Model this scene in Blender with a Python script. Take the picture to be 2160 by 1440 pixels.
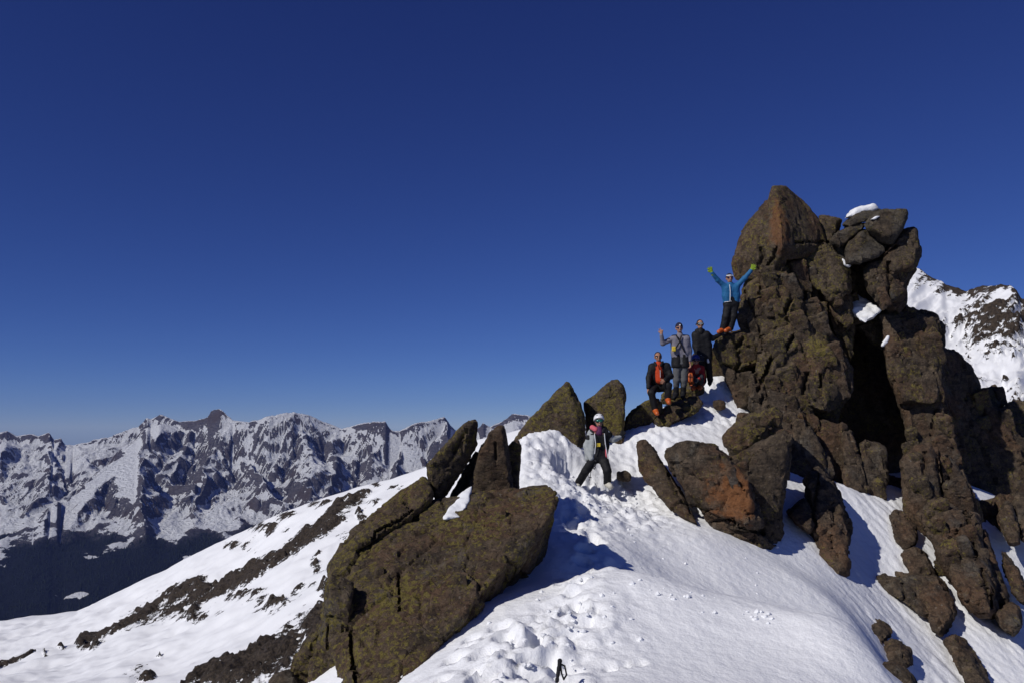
import bpy, bmesh, math, random
import numpy as np
from mathutils import Vector

for o in list(bpy.data.objects):
    bpy.data.objects.remove(o, do_unlink=True)
SC = bpy.context.scene
COL = SC.collection

# ------------------------------------------------------------------ camera, sky, sun, exposure
FPX, CX, CY, HORIZON = 1800.0, 1080.0, 720.0, 900.0       # photograph is 2160 x 1440
PITCH = math.atan((HORIZON - CY) / FPX)
camd = bpy.data.cameras.new('camera')
camd.sensor_width = 36.0
camd.lens = FPX / 2160.0 * 36.0
camd.clip_start = 0.1
camd.clip_end = 60000.0
cam = bpy.data.objects.new('camera', camd)
COL.objects.link(cam)
cam.location = (0, 0, 0)
cam.rotation_euler = (math.pi / 2 + PITCH, 0, 0)
SC.camera = cam

SUN_TRAVEL = Vector((1.0, 0.80, -0.98)).normalized()       # the way the light travels
TO_SUN = -SUN_TRAVEL
ELEV = math.asin(TO_SUN.z)
AZIM = math.atan2(TO_SUN.x, TO_SUN.y)
world = bpy.data.worlds.new('World')
SC.world = world
world.use_nodes = True
wn = world.node_tree
wn.nodes.clear()
sky = wn.nodes.new('ShaderNodeTexSky')
sky.sky_type = 'NISHITA'
sky.sun_disc = False
sky.sun_elevation = ELEV
sky.sun_rotation = AZIM
sky.altitude = 5000.0
sky.air_density = 1.0
sky.dust_density = 0.0
sky.ozone_density = 10.0
bg = wn.nodes.new('ShaderNodeBackground')
bg.inputs['Strength'].default_value = 0.05
wo = wn.nodes.new('ShaderNodeOutputWorld')
sepc = wn.nodes.new('ShaderNodeSeparateColor')            # the camera's cool, contrasty rendering of a high-altitude sky
comb = wn.nodes.new('ShaderNodeCombineColor')
wn.links.new(sky.outputs['Color'], sepc.inputs['Color'])
for ch, (power, gain) in enumerate(((1.2, 0.95), (1.2, 0.75), (0.948, 1.33))):
    pw = wn.nodes.new('ShaderNodeMath'); pw.operation = 'POWER'
    ml = wn.nodes.new('ShaderNodeMath'); ml.operation = 'MULTIPLY'
    pw.inputs[1].default_value = power; ml.inputs[1].default_value = gain
    wn.links.new(sepc.outputs[ch], pw.inputs[0]); wn.links.new(pw.outputs[0], ml.inputs[0]); wn.links.new(ml.outputs[0], comb.inputs[ch])
wn.links.new(comb.outputs['Color'], bg.inputs['Color'])
wn.links.new(bg.outputs['Background'], wo.inputs['Surface'])

sund = bpy.data.lights.new('sun', 'SUN')
sund.energy = 3.2
sund.angle = math.radians(0.53)
sund.color = (1.0, 0.955, 0.89)
sun = bpy.data.objects.new('sun', sund)
COL.objects.link(sun)
sun.rotation_euler = SUN_TRAVEL.to_track_quat('-Z', 'Y').to_euler()
sun.location = (-30, -25, 40)

SC.view_settings.view_transform = 'Standard'
SC.view_settings.look = 'None'
SC.view_settings.exposure = 0.0
SC.view_settings.gamma = 1.0
SC.view_settings.use_curve_mapping = False
SC.cycles.use_denoising = True
SC.cycles.max_bounces = 5
SC.cycles.diffuse_bounces = 3
SC.cycles.glossy_bounces = 2
SC.cycles.transmission_bounces = 2
SC.cycles.volume_bounces = 0

# ------------------------------------------------------------------ helpers: placing
UPV = np.array((0.0, -math.sin(PITCH), math.cos(PITCH)))
FWD = np.array((0.0, math.cos(PITCH), math.sin(PITCH)))
RGT = np.array((1.0, 0.0, 0.0))

def at(px, py, d):
    """world point seen at photograph pixel (px, py), d metres in front of the viewer"""
    return d * (FWD + (px - CX) / FPX * RGT + (CY - py) / FPX * UPV)

def at_arr(px, py, d):
    px, py, d = np.broadcast_arrays(np.asarray(px, float), np.asarray(py, float), np.asarray(d, float))
    return d[..., None] * (FWD + ((px - CX) / FPX)[..., None] * RGT + ((CY - py) / FPX)[..., None] * UPV)

def interp(x, pts):
    a = sorted(pts)
    return np.interp(x, [p[0] for p in a], [p[1] for p in a])

def smooth(e0, e1, x):
    t = np.clip((x - e0) / (e1 - e0), 0, 1)
    return t * t * (3 - 2 * t)

# ------------------------------------------------------------------ helpers: noise
_r = np.random.RandomState(7)
_perm = np.tile(_r.permutation(256), 3).astype(np.int64)
_g = _r.normal(size=(256, 3)); _g /= np.linalg.norm(_g, axis=1)[:, None]
_g = _g.astype(np.float32)
_cellr = _r.rand(256, 8).astype(np.float32)

_perm32 = _perm.astype(np.int32)
_gx, _gy, _gz = (np.ascontiguousarray(_g[:, k]) for k in range(3))

def perlin(p):
    p = np.asarray(p, np.float32)
    sh = p.shape[:-1]
    p = p.reshape(-1, 3)
    fl = np.floor(p)
    x, y, z = (np.ascontiguousarray((p - fl)[:, k]) for k in range(3))
    i = fl.astype(np.int32) & 255
    ix, iy, iz = (np.ascontiguousarray(i[:, k]) for k in range(3))
    u, v, w = (t * t * t * (t * (t * 6 - 15) + 10) for t in (x, y, z))
    res = 0
    for dx in (0, 1):
        wx = u if dx else 1 - u
        a = _perm32.take(ix + dx) + iy
        fx = x - dx
        for dy in (0, 1):
            wxy = wx * (v if dy else 1 - v)
            b = _perm32.take(a + dy) + iz
            fy = y - dy
            h0 = _perm32.take(b); h1 = _perm32.take(b + 1)
            g0 = _gx.take(h0) * fx + _gy.take(h0) * fy + _gz.take(h0) * z
            g1 = _gx.take(h1) * fx + _gy.take(h1) * fy + _gz.take(h1) * (z - 1)
            res = res + wxy * (g0 + w * (g1 - g0))
    return (res * 1.6).reshape(sh)

def fbm(p, octaves=4, gain=0.5, lac=2.03):
    p = np.asarray(p, np.float32)
    s, a, n = 0, 1.0, 0
    for k in range(octaves):
        s = s + a * perlin(p + 17.3 * k)
        n += a
        p = p * lac
        a *= gain
    return s / n

def ridged(p, octaves=5, gain=0.5, lac=2.07):
    p = np.asarray(p, np.float32)
    s, a, n, w = 0, 1.0, 0, 1.0
    for k in range(octaves):
        v = (1 - np.abs(perlin(p + 11.7 * k))) ** 2
        s = s + a * v * w
        w = np.clip(v * 1.4, 0, 1)
        n += a
        p = p * lac
        a *= gain
    return s / n

def voronoi(p):
    """F1, F2, cell random numbers (n, 8), vector from cell centre"""
    p = np.asarray(p, np.float32)
    i = np.floor(p - 0.5).astype(np.int32)
    n = len(p)
    d1 = np.full(n, 9e9, np.float32); d2 = d1.copy()
    cid = np.zeros(n, np.int32)
    off = np.zeros((n, 3), np.float32)
    jx, jy, jz = (np.ascontiguousarray(_cellr[:, k] * 0.8 + 0.1) for k in range(3))
    for dx in (0, 1):
        a = _perm32.take((i[:, 0] + dx) & 255)
        for dy in (0, 1):
            b = _perm32.take(a + ((i[:, 1] + dy) & 255))
            for dz in (0, 1):
                h = _perm32.take(b + ((i[:, 2] + dz) & 255))
                vx = p[:, 0] - (i[:, 0] + dx) - jx.take(h); vy = p[:, 1] - (i[:, 1] + dy) - jy.take(h); vz = p[:, 2] - (i[:, 2] + dz) - jz.take(h)
                d = vx * vx + vy * vy + vz * vz
                m = d < d1
                d2 = np.where(m, d1, np.minimum(d2, d))
                d1 = np.where(m, d, d1)
                cid = np.where(m, h, cid)
                off[:, 0] = np.where(m, vx, off[:, 0]); off[:, 1] = np.where(m, vy, off[:, 1]); off[:, 2] = np.where(m, vz, off[:, 2])
    return np.sqrt(d1), np.sqrt(d2), _cellr[cid], off

# ------------------------------------------------------------------ helpers: meshes
def mesh_from(name, verts, faces, smooth_shade=True):
    verts = np.ascontiguousarray(verts, np.float32)
    faces = np.ascontiguousarray(faces, np.int32)
    k = faces.shape[1]
    me = bpy.data.meshes.new(name)
    me.vertices.add(len(verts)); me.vertices.foreach_set('co', verts.ravel())
    me.loops.add(faces.size); me.loops.foreach_set('vertex_index', faces.ravel())
    me.polygons.add(len(faces))
    me.polygons.foreach_set('loop_start', np.arange(0, faces.size, k, dtype=np.int32))
    me.polygons.foreach_set('loop_total', np.full(len(faces), k, np.int32))
    me.polygons.foreach_set('use_smooth', np.full(len(faces), smooth_shade, bool))
    me.update(calc_edges=True)
    return me

def attr(me, name, values):
    a = me.attributes.new(name, 'FLOAT', 'POINT')
    a.data.foreach_set('value', np.ascontiguousarray(values, np.float32).ravel())

def grid_faces(nu, nv):
    i = np.arange(nu * nv).reshape(nu, nv)
    return np.stack([i[:-1, :-1], i[1:, :-1], i[1:, 1:], i[:-1, 1:]], -1).reshape(-1, 4)

def vnormals(v, f):
    n = np.zeros_like(v)
    fn = np.cross(v[f[:, 2]] - v[f[:, 0]], v[f[:, 3]] - v[f[:, 1]])
    for k in range(4):
        np.add.at(n, f[:, k], fn)
    return n / (np.linalg.norm(n, axis=1)[:, None] + 1e-12)

def surface_nets(f, org, h):
    """quad mesh of the zero level of f (negative inside) on a regular grid"""
    s = f < 0
    nx, ny, nz = f.shape
    acc = np.zeros((nx - 1, ny - 1, nz - 1, 3), np.float32)
    cnt = np.zeros((nx - 1, ny - 1, nz - 1), np.float32)
    C = [(a, b, c) for a in (0, 1) for b in (0, 1) for c in (0, 1)]
    def sub(arr, c):
        return arr[c[0]:nx - 1 + c[0], c[1]:ny - 1 + c[1], c[2]:nz - 1 + c[2]]
    for a in C:
        for ax in range(3):
            if a[ax] == 0:
                b = list(a); b[ax] = 1; b = tuple(b)
                fa, fb = sub(f, a), sub(f, b)
                m = (sub(s, a) != sub(s, b))
                idx = np.nonzero(m)
                va, vb = fa[idx], fb[idx]
                t = va / (va - vb)
                for k in range(3):
                    acc[idx + (np.full(len(idx[0]), k),)] += (a[k] + (t if k == ax else 0))
                cnt[idx] += 1
    cells = np.nonzero(cnt > 0)
    vid = np.full(cnt.shape, -1, np.int64)
    vid[cells] = np.arange(len(cells[0]))
    verts = np.stack(cells, -1) + acc[cells] / cnt[cells][:, None]
    verts = org + h * verts
    quads = []
    for ax in range(3):
        o1, o2 = [(1, 2), (2, 0), (0, 1)][ax]
        sl = [slice(1, -1)] * 3
        sl[ax] = slice(0, -1)
        slb = list(sl); slb[ax] = slice(1, None)
        A, B = s[tuple(sl)], s[tuple(slb)]
        for flip in (0, 1):
            m = (A & ~B) if flip == 0 else (~A & B)
            idx = np.stack(np.nonzero(m), -1)
            if not len(idx):
                continue
            base = idx.copy()
            base[:, o1] += 1; base[:, o2] += 1
            def cell(d1, d2):
                c = base.copy(); c[:, o1] += d1 ; c[:, o2] += d2
                return vid[c[:, 0], c[:, 1], c[:, 2]]
            q = np.stack([cell(-1, -1), cell(0, -1), cell(0, 0), cell(-1, 0)], -1)
            quads.append(q if flip == 0 else q[:, ::-1])
    q = np.concatenate(quads)
    q = q[(q >= 0).all(1)]
    return verts.astype(np.float32), q

def link(name, me, mat, parent=None, **props):
    o = bpy.data.objects.new(name, me)
    COL.objects.link(o)
    if mat is not None and me is not None:
        me.materials.append(mat)
    if parent is not None:
        o.parent = parent
    for k, v in props.items():
        o[k] = v
    return o

def empty(name, loc, **props):
    o = bpy.data.objects.new(name, None)
    COL.objects.link(o)
    o.location = tuple(float(c) for c in loc)
    o.empty_display_size = 0.2
    for k, v in props.items():
        o[k] = v
    return o

def child(name, verts, faces, mat, parent, **props):
    """a part: vertices in world space, stored relative to its thing's origin"""
    p = np.array(parent.location)
    if parent.parent is not None:
        p = p + np.array(parent.parent.location)
    return link(name, mesh_from(name, np.asarray(verts) - p, faces), mat, parent, **props)

# ------------------------------------------------------------------ helpers: materials
class MatB:
    def __init__(self, name):
        self.m = bpy.data.materials.new(name)
        self.m.use_nodes = True
        self.nt = self.m.node_tree
        self.nt.nodes.clear()
        self.out = self.nt.nodes.new('ShaderNodeOutputMaterial')
        self.bsdf = self.nt.nodes.new('ShaderNodeBsdfPrincipled')
        self.nt.links.new(self.bsdf.outputs[0], self.out.inputs['Surface'])
        self.pos = self.nt.nodes.new('ShaderNodeNewGeometry').outputs['Position']
    def n(self, kind, **kw):
        x = self.nt.nodes.new(kind)
        for k, v in kw.items():
            setattr(x, k, v)
        return x
    def set(self, sock, v):
        if hasattr(v, 'is_linked') or isinstance(v, bpy.types.NodeSocket):
            self.nt.links.new(v, sock)
        else:
            sock.default_value = v if not isinstance(v, tuple) or len(v) != 3 or sock.type != 'RGBA' else (*v, 1)
        return sock
    def math(self, op, a, b=0.0, c=0.0, clamp=False):
        x = self.n('ShaderNodeMath', operation=op, use_clamp=clamp)
        for s, v in zip(x.inputs, (a, b, c)):
            self.set(s, v)
        return x.outputs[0]
    def mapping(self, vec, scale=(1, 1, 1), rot=(0, 0, 0), loc=(0, 0, 0)):
        x = self.n('ShaderNodeMapping')
        self.set(x.inputs['Vector'], vec)
        x.inputs['Scale'].default_value = scale
        x.inputs['Rotation'].default_value = rot
        x.inputs['Location'].default_value = loc
        return x.outputs[0]
    def noise(self, vec, scale, detail=4, rough=0.55, dist=0.0, kind='FBM'):
        x = self.n('ShaderNodeTexNoise', noise_type=kind)
        self.set(x.inputs['Vector'], vec)
        x.inputs['Scale'].default_value = scale
        x.inputs['Detail'].default_value = detail
        x.inputs['Roughness'].default_value = rough
        x.inputs['Distortion'].default_value = dist
        return x.outputs['Fac']
    def voro(self, vec, scale, feature='F1', out='Distance', rand=1.0):
        x = self.n('ShaderNodeTexVoronoi', feature=feature)
        self.set(x.inputs['Vector'], vec)
        x.inputs['Scale'].default_value = scale
        x.inputs['Randomness'].default_value = rand
        return x.outputs[out]
    def ramp(self, fac, e0, e1):
        x = self.n('ShaderNodeMapRange', interpolation_type='SMOOTHSTEP')
        self.set(x.inputs['Value'], fac)
        x.inputs['From Min'].default_value = e0
        x.inputs['From Max'].default_value = e1
        return x.outputs[0]
    def mix(self, fac, a, b):
        x = self.n('ShaderNodeMix', data_type='RGBA')
        self.set(x.inputs[0], fac)
        self.set(x.inputs[6], a)
        self.set(x.inputs[7], b)
        return x.outputs[2]
    def attr(self, name):
        return self.n('ShaderNodeAttribute', attribute_name=name).outputs['Fac']
    def bump(self, height, strength, dist, prev=None):
        x = self.n('ShaderNodeBump')
        x.inputs['Strength'].default_value = strength
        x.inputs['Distance'].default_value = dist
        self.set(x.inputs['Height'], height)
        if prev is not None:
            self.set(x.inputs['Normal'], prev)
        return x.outputs[0]
    def done(self, color, rough=0.8, normal=None, spec=0.3, metal=0.0):
        self.set(self.bsdf.inputs['Base Color'], color)
        self.set(self.bsdf.inputs['Roughness'], rough)
        self.set(self.bsdf.inputs['Specular IOR Level'], spec)
        self.set(self.bsdf.inputs['Metallic'], metal)
        if normal is not None:
            self.set(self.bsdf.inputs['Normal'], normal)
        return self.m

def rock_material(name, lichen=0.5, rust=0.3, grey=0.3, tone=1.0, seed=0.0, bed=(0.3, 0.2, 0.0), patch=None):
    b = MatB(name)
    v = b.mapping(b.pos, loc=(seed * 3.1, seed * 1.7, seed * 2.3))
    bedv = b.mapping(v, scale=(1.0, 1.0, 6.0), rot=bed)
    big = b.noise(v, 0.9, 4, 0.6)
    med = b.noise(v, 4.0, 6, 0.65)
    fine = b.noise(v, 22.0, 6, 0.7)
    streak = b.noise(bedv, 3.5, 6, 0.7)
    T = lambda c: tuple(x * tone for x in c)
    col = b.mix(b.ramp(med, 0.3, 0.7), T((0.040, 0.030, 0.022)), T((0.118, 0.088, 0.060)))
    col = b.mix(b.math('MULTIPLY', b.ramp(big, 0.55 - 0.25 * rust, 0.8 - 0.2 * rust), 0.6), col, T((0.125, 0.062, 0.032)))
    gm = b.ramp(b.noise(b.mapping(v, loc=(9, 4, 2)), 1.6, 5, 0.65), 0.68 - 0.3 * grey, 0.80 - 0.25 * grey)
    col = b.mix(b.math('MULTIPLY', gm, 0.7), col, T((0.115, 0.105, 0.088)))
    col = b.mix(b.math('MULTIPLY', b.ramp(streak, 0.50, 0.72), 0.55), col, T((0.030, 0.022, 0.017)))
    # pale flecks
    fl = b.ramp(b.noise(b.mapping(v, loc=(2, 7, 5)), 16.0, 4, 0.65), 0.62, 0.70)
    col = b.mix(b.math('MULTIPLY', fl, 0.7), col, T((0.21, 0.185, 0.150)))
    grain = b.noise(b.mapping(v, loc=(3, 3, 9)), 9.0, 7, 0.72)
    col = b.mix(b.math('MULTIPLY', b.ramp(grain, 0.50, 0.60), 0.65), col, T((0.024, 0.018, 0.014)))
    col = b.mix(b.math('MULTIPLY', b.math('SUBTRACT', 1.0, b.ramp(grain, 0.36, 0.44)), 0.55), col, T((0.155, 0.118, 0.082)))
    # yellow-green map lichen in crusty patches
    lm = b.noise(b.mapping(v, loc=(5, 1, 8)), 1.3, 3, 0.6)
    ls = b.noise(b.mapping(v, loc=(1, 6, 3)), 15.0, 6, 0.75)
    lsum = b.math('ADD', b.math('MULTIPLY', lm, 0.55), b.math('MULTIPLY', ls, 1.45))
    lf = b.ramp(lsum, 1.21 - 0.26 * lichen, 1.27 - 0.26 * lichen)
    lcol = b.mix(b.ramp(fine, 0.35, 0.65), T((0.080, 0.064, 0.018)), T((0.225, 0.185, 0.045)))
    col = b.mix(b.math('MULTIPLY', lf, 0.92), col, lcol)
    if patch is not None:                                # a fresh rust-red break
        (c, rad, zs, pstr) = patch
        dv = b.n('ShaderNodeVectorMath', operation='DISTANCE')
        b.set(dv.inputs[0], b.mapping(b.pos, scale=(1, 1, zs))); dv.inputs[1].default_value = (c[0], c[1], c[2] * zs)
        dd = b.math('ADD', dv.outputs['Value'], b.math('MULTIPLY', b.math('SUBTRACT', med, 0.5), rad * 2.0))
        pf = b.math('SUBTRACT', 1.0, b.ramp(dd, rad * 0.5, rad * 1.1))
        col = b.mix(b.math('MULTIPLY', pf, pstr), col, b.mix(b.ramp(fine, .3, .7), T((0.16, 0.062, 0.022)), T((0.30, 0.125, 0.045))))
    col = b.mix(b.math('MULTIPLY', b.ramp(fine, 0.52, 0.66), 0.7), col, T((0.020, 0.016, 0.013)))
    crack = b.voro(b.mapping(v, scale=(1, 1, 1.7), rot=bed), 2.2, 'DISTANCE_TO_EDGE')
    h1 = b.math('ADD', b.math('MULTIPLY', med, 0.7), b.math('ADD', b.math('MULTIPLY', streak, 0.5), b.math('MULTIPLY', grain, -0.8)))
    h2 = b.math('ADD', fine, b.math('MULTIPLY', b.ramp(crack, 0.0, 0.03), 0.25))
    nrm = b.bump(h1, 0.8, 0.07)
    nrm = b.bump(h2, 0.9, 0.035, nrm)
    return b.done(col, 0.88, nrm, 0.25)

def snow_material(name, scale=1.0, rough=1.0):
    b = MatB(name)
    v = b.pos
    col = b.mix(b.noise(v, 0.8 * scale, 3), (0.83, 0.845, 0.87), (0.89, 0.90, 0.92))
    n1 = b.noise(v, 7.0 * scale, 5, 0.6)
    n2 = b.noise(v, 40.0 * scale, 4, 0.65)
    nrm = b.bump(n1, 0.35 * rough, 0.10 / scale)
    nrm = b.bump(n2, 0.22 * rough, 0.02 / scale, nrm)
    return b.done(col, 0.7, nrm, 0.2)

def plain(name, col, rough=0.7, var=0.25, scale=60.0, spec=0.3, metal=0.0, bump=0.3):
    b = MatB(name)
    n = b.noise(b.pos, scale, 4, 0.6)
    c = b.mix(n, tuple(x * (1 - var) for x in col), tuple(min(1, x * (1 + var)) for x in col))
    nrm = b.bump(b.noise(b.pos, scale * 0.35, 3, 0.6), bump, 0.02)
    return b.done(c, rough, nrm, spec, metal)

# ------------------------------------------------------------------ the far range across the valley
def z8(pts):   # picture notes taken at 2.322x from (0, 820)
    return [(x / 2.322, 820 + y / 2.322) for x, y in pts]
def z5(pts):
    return [(600 + x / 2.323, 820 + y / 2.323) for x, y in pts]

SKYLINE = [(-160, 915), (-60, 905)] + z8([(0, 215), (60, 200), (110, 225), (180, 215), (215, 225), (265, 207), (290, 240), (325, 232), (345, 265), (385, 270),
    (450, 250), (560, 225), (640, 195), (690, 180), (735, 135), (755, 145), (800, 120), (850, 140), (890, 155), (975, 150), (1030, 130),
    (1045, 100), (1085, 88), (1120, 115), (1155, 150), (1230, 158), (1300, 135)]) + z5([(20, 112), (55, 108), (130, 125), (250, 175), (290, 190),
    (330, 180), (380, 165), (440, 155), (500, 150), (525, 190), (570, 200), (640, 165), (700, 150), (790, 128), (820, 175), (845, 200),
    (870, 195), (950, 188), (975, 155), (1010, 178), (1050, 160), (1120, 115), (1195, 125)]) + [(1180, 890), (1300, 905)]

def polyline_ridge(X, Y, pts):
    """distance to and height of the closest point of a 3-D polyline"""
    best = np.full(X.shape, 1e9); hh = np.zeros(X.shape); side = np.zeros(X.shape)
    for a, b in zip(pts[:-1], pts[1:]):
        dx, dy = b[0] - a[0], b[1] - a[1]
        L2 = dx * dx + dy * dy + 1e-9
        t = np.clip(((X - a[0]) * dx + (Y - a[1]) * dy) / L2, 0, 1)
        qx, qy = a[0] + t * dx, a[1] + t * dy
        d = np.hypot(X - qx, Y - qy)
        m = d < best
        best = np.where(m, d, best)
        hh = np.where(m, a[2] + t * (b[2] - a[2]), hh)
    return best, hh

def erode(z, X, Y, steps, k):
    """stream-power erosion on the grid: every cell drains to its steepest neighbour"""
    nu, nv = z.shape
    n = nu * nv
    idx = np.arange(n).reshape(nu, nv)
    area = np.abs(np.gradient(X, axis=0) * np.gradient(Y, axis=1))
    acc = None
    for it in range(steps):
        best = np.zeros((nu, nv)); rec = idx.copy(); dist = np.ones((nu, nv))
        for du, dv in ((-1, 0), (1, 0), (0, -1), (0, 1), (-1, -1), (1, 1), (-1, 1), (1, -1)):
            su = slice(max(0, -du), nu - max(0, du)); sv = slice(max(0, -dv), nv - max(0, dv))
            tu = slice(max(0, du), nu - max(0, -du)); tv = slice(max(0, dv), nv - max(0, -dv))
            dd = np.hypot(X[tu, tv] - X[su, sv], Y[tu, tv] - Y[su, sv]) + 1e-6
            s = (z[su, sv] - z[tu, tv]) / dd
            m = s > best[su, sv]
            best[su, sv] = np.where(m, s, best[su, sv])
            rec[su, sv] = np.where(m, idx[tu, tv], rec[su, sv])
            dist[su, sv] = np.where(m, dd, dist[su, sv])
        order = np.argsort(-z.ravel())
        r = rec.ravel().tolist(); A = area.ravel().tolist(); ol = order.tolist()
        for i in ol:
            j = r[i]
            if j != i:
                A[j] += A[i]
        acc = np.array(A).reshape(nu, nv)
        F = (k * np.sqrt(acc) * 2.2 / dist).ravel().tolist()
        zl = z.ravel().tolist()
        for i in reversed(ol):
            j = r[i]
            if j != i:
                zl[i] = (zl[i] + F[i] * zl[j]) / (1 + F[i])
        z = np.array(zl).reshape(nu, nv)
    return z, acc

def build_range():
    ncol, nrow = 700, 330
    px = np.linspace(-160, 1260, ncol)
    D = np.concatenate([np.linspace(5200, 8000, 70), np.linspace(8000, 11600, 190)[1:], np.linspace(11600, 14000, 26)[:]])
    nrow = len(D)
    PXg, Dg = np.meshgrid(px, D, indexing='ij')
    X = (PXg - CX) / FPX * Dg
    Y = Dg * math.cos(PITCH)
    sky_row = np.interp(px, [p[0] for p in SKYLINE], [p[1] for p in SKYLINE])
    Dc = 11000 + 300 * np.sin(px / 140.0) + 200 * np.sin(px / 53.0 + 1)
    crest_z = (HORIZON - sky_row) / FPX * Dc
    P3 = np.stack([X / 1000, Y / 1000, np.zeros_like(X)], -1)
    warp = fbm(P3 * 1.3 + 3, 4)
    warp2 = fbm(P3 * 1.3 + 31, 4)
    Xw, Yw = X + 260 * warp, Y + 260 * warp2
    base = np.interp(Dg, [5200, 6500, 7400, 8200, 9400, 10300, 11000, 14000], [-1560, -1480, -1240, -1080, -760, -430, -250, -1200])
    z = base + 40 * fbm(P3 * 2.0 + 9, 4)
    def ridge(pts, slope, soft=60, jag=1.0):
        nonlocal z
        w = [((p - CX) / FPX * d, d * math.cos(PITCH), (HORIZON - r) / FPX * d) for p, r, d in pts]
        dist, h = polyline_ridge(Xw, Yw, w)
        c = h - slope * dist * (1 + 0.25 * warp)
        k = soft
        hm = np.clip(0.5 + 0.5 * (c - z) / k, 0, 1)
        z = z * (1 - hm) + c * hm + k * hm * (1 - hm) * 0.5
    spurs = [
        ([(345, 878, 10900), (301, 925, 10300), (297, 965, 9700), (322, 1027, 9000), (327, 1100, 8300), (330, 1150, 7900)], 0.95),
        ([(467, 872, 11000), (466, 925, 10400), (440, 975, 9900), (425, 1030, 9300), (418, 1085, 8700), (422, 1143, 8100)], 1.0),
        ([(366, 985, 9900), (400, 1020, 9400), (415, 1060, 9000)], 0.9),
        ([(495, 890, 11000), (517, 955, 10200), (556, 1000, 9500), (600, 1048, 8900), (640, 1090, 8300)], 0.95),
        ([(617, 872, 11000), (650, 925, 10400), (662, 965, 9900), (655, 1030, 9200), (660, 1080, 8700)], 0.85),
        ([(717, 905, 10900), (706, 950, 10300), (689, 1010, 9600), (700, 1050, 9000)], 0.95),
        ([(800, 888, 11000), (815, 930, 10500), (790, 975, 10000), (750, 1020, 9400)], 0.85),
        ([(941, 880, 11000), (953, 920, 10500), (940, 965, 10000), (880, 1010, 9500)], 0.85),
        ([(1080, 875, 11000), (1060, 930, 10300), (1020, 980, 9700)], 0.85),
        ([(114, 915, 10900), (120, 960, 10300), (125, 1000, 9700), (90, 1040, 9200), (60, 1085, 8700)], 0.95),
        ([(301, 925, 10300), (245, 965, 9800), (200, 1010, 9200), (140, 1060, 8600), (70, 1095, 8100)], 0.8),
        ([(20, 915, 10900), (10, 970, 10200), (45, 1030, 9500), (20, 1080, 8900)], 0.95),
        ([(-60, 910, 10900), (-80, 980, 10100), (-60, 1060, 9200)], 0.95),
        ([(400, 905, 10900), (385, 950, 10400), (380, 985, 9900)], 1.0),
        ([(560, 890, 11000), (575, 935, 10500), (600, 985, 9900)], 1.0),
        ([(160, 930, 10900), (175, 975, 10300), (150, 1015, 9800)], 1.0),
        ([(865, 905, 10950), (860, 950, 10400), (830, 1000, 9800)], 0.95),
    ]
    for pts, s in spurs:
        ridge(pts, s)
    # the crest itself
    cz = np.broadcast_to(crest_z[:, None], z.shape); cd = np.broadcast_to(Dc[:, None], z.shape)
    front = np.clip(cd - Dg, 0, None); back = np.clip(Dg - cd, 0, None)
    c = cz - 0.92 * front * (1 + 0.3 * warp) - 0.8 * back
    hm = smooth(-60, 60, c - z)
    z = z * (1 - hm) + c * hm
    # ribs and gullies down every face: rough relief, then running water cuts it
    warp3 = np.stack([X / 1000 + 0.10 * warp, Y / 1000 * 0.7 + 0.10 * warp2, np.zeros_like(X)], -1)
    rg = ridged(warp3 * np.array((1.45, 1.45, 1)) + 5, 5)
    rg2 = ridged(warp3 * np.array((5.2, 5.2, 1)) + 15, 5)
    relief = 0.35 + 0.65 * smooth(-1250, -750, z)
    near = np.exp(-((Dg - cd) / 260.0) ** 2)
    z = z + relief * ((rg - 0.60) * 170 * (1 - 0.75 * near) + (rg2 - 0.58) * 48 * (1 - 0.5 * near)) + 6 * fbm(P3 * 24.0, 3)
    lim = (HORIZON - sky_row)[:, None] / FPX * Dg
    z = np.minimum(z, lim - 3 - 0.30 * np.abs(Dg - cd))
    z, acc = erode(z, X, Y, 10, 0.016)
    def blur(a, k):
        for axx in (0, 1):
            c = np.cumsum(np.pad(a, [(k + 1, k) if i == axx else (0, 0) for i in (0, 1)], mode='edge'), axis=axx)
            a = (np.take(c, range(2 * k + 1, c.shape[axx]), axx) - np.take(c, range(0, c.shape[axx] - 2 * k - 1), axx)) / (2 * k + 1)
        return a
    zb = blur(z, 7)
    low = 1 - smooth(-1180, -800, zb)
    z = z * (1 - low) + (zb + 25 * fbm(P3 * 6.0 + 3, 3)) * low
    jag = 10 * fbm(P3 * np.array((30, 30, 1)), 4)
    z = np.maximum(z, cz - 22 - 1.0 * np.abs(Dg - cd)) + 4 * fbm(P3 * np.array((45, 45, 1)) + 8, 3)
    # nothing may rise above the skyline
    z = np.minimum(z, lim - 3 + jag - 0.30 * np.abs(Dg - cd))
    # slope, exposure
    dzx = np.gradient(z, axis=0) / np.gradient(X, axis=0)
    dzy = np.gradient(z, axis=1) / np.gradient(Y, axis=1)
    nz = 1 / np.sqrt(1 + dzx ** 2 + dzy ** 2)
    n1 = fbm(P3 * np.array((2.6, 2.6, 1)) + 40, 5)
    strat = fbm(np.stack([X / 1500, Y / 1500, (z + 0.30 * X + 120 * warp) / 85], -1), 2)
    cave = np.clip((blur(z, 6) - z) / 45.0, -0.45, 1)
    snow = (nz - 0.66) * 3.4 + (z + 640) / 1000 * 0.50 + n1 * 0.38 + strat * 0.50 + cave * 0.60 + np.clip((blur(z, 2) - z) / 11.0, -0.5, 1) * 0.40 + smooth(9.0, 12.0, np.log(acc)) * 0.40 + 0.03 - np.clip(dzx, -1.2, 1.2) * 0.18
    lowcut = smooth(-1240, -900, z + 330 * n1)
    snow = snow * lowcut - (1 - lowcut) * 1.6
    meadow = fbm(P3 * np.array((2.3, 3.5, 1)) + 70, 4)
    snow = np.where((z < -1150), np.maximum(snow, (meadow - 0.20) * 4 - 0.75), snow)
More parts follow.
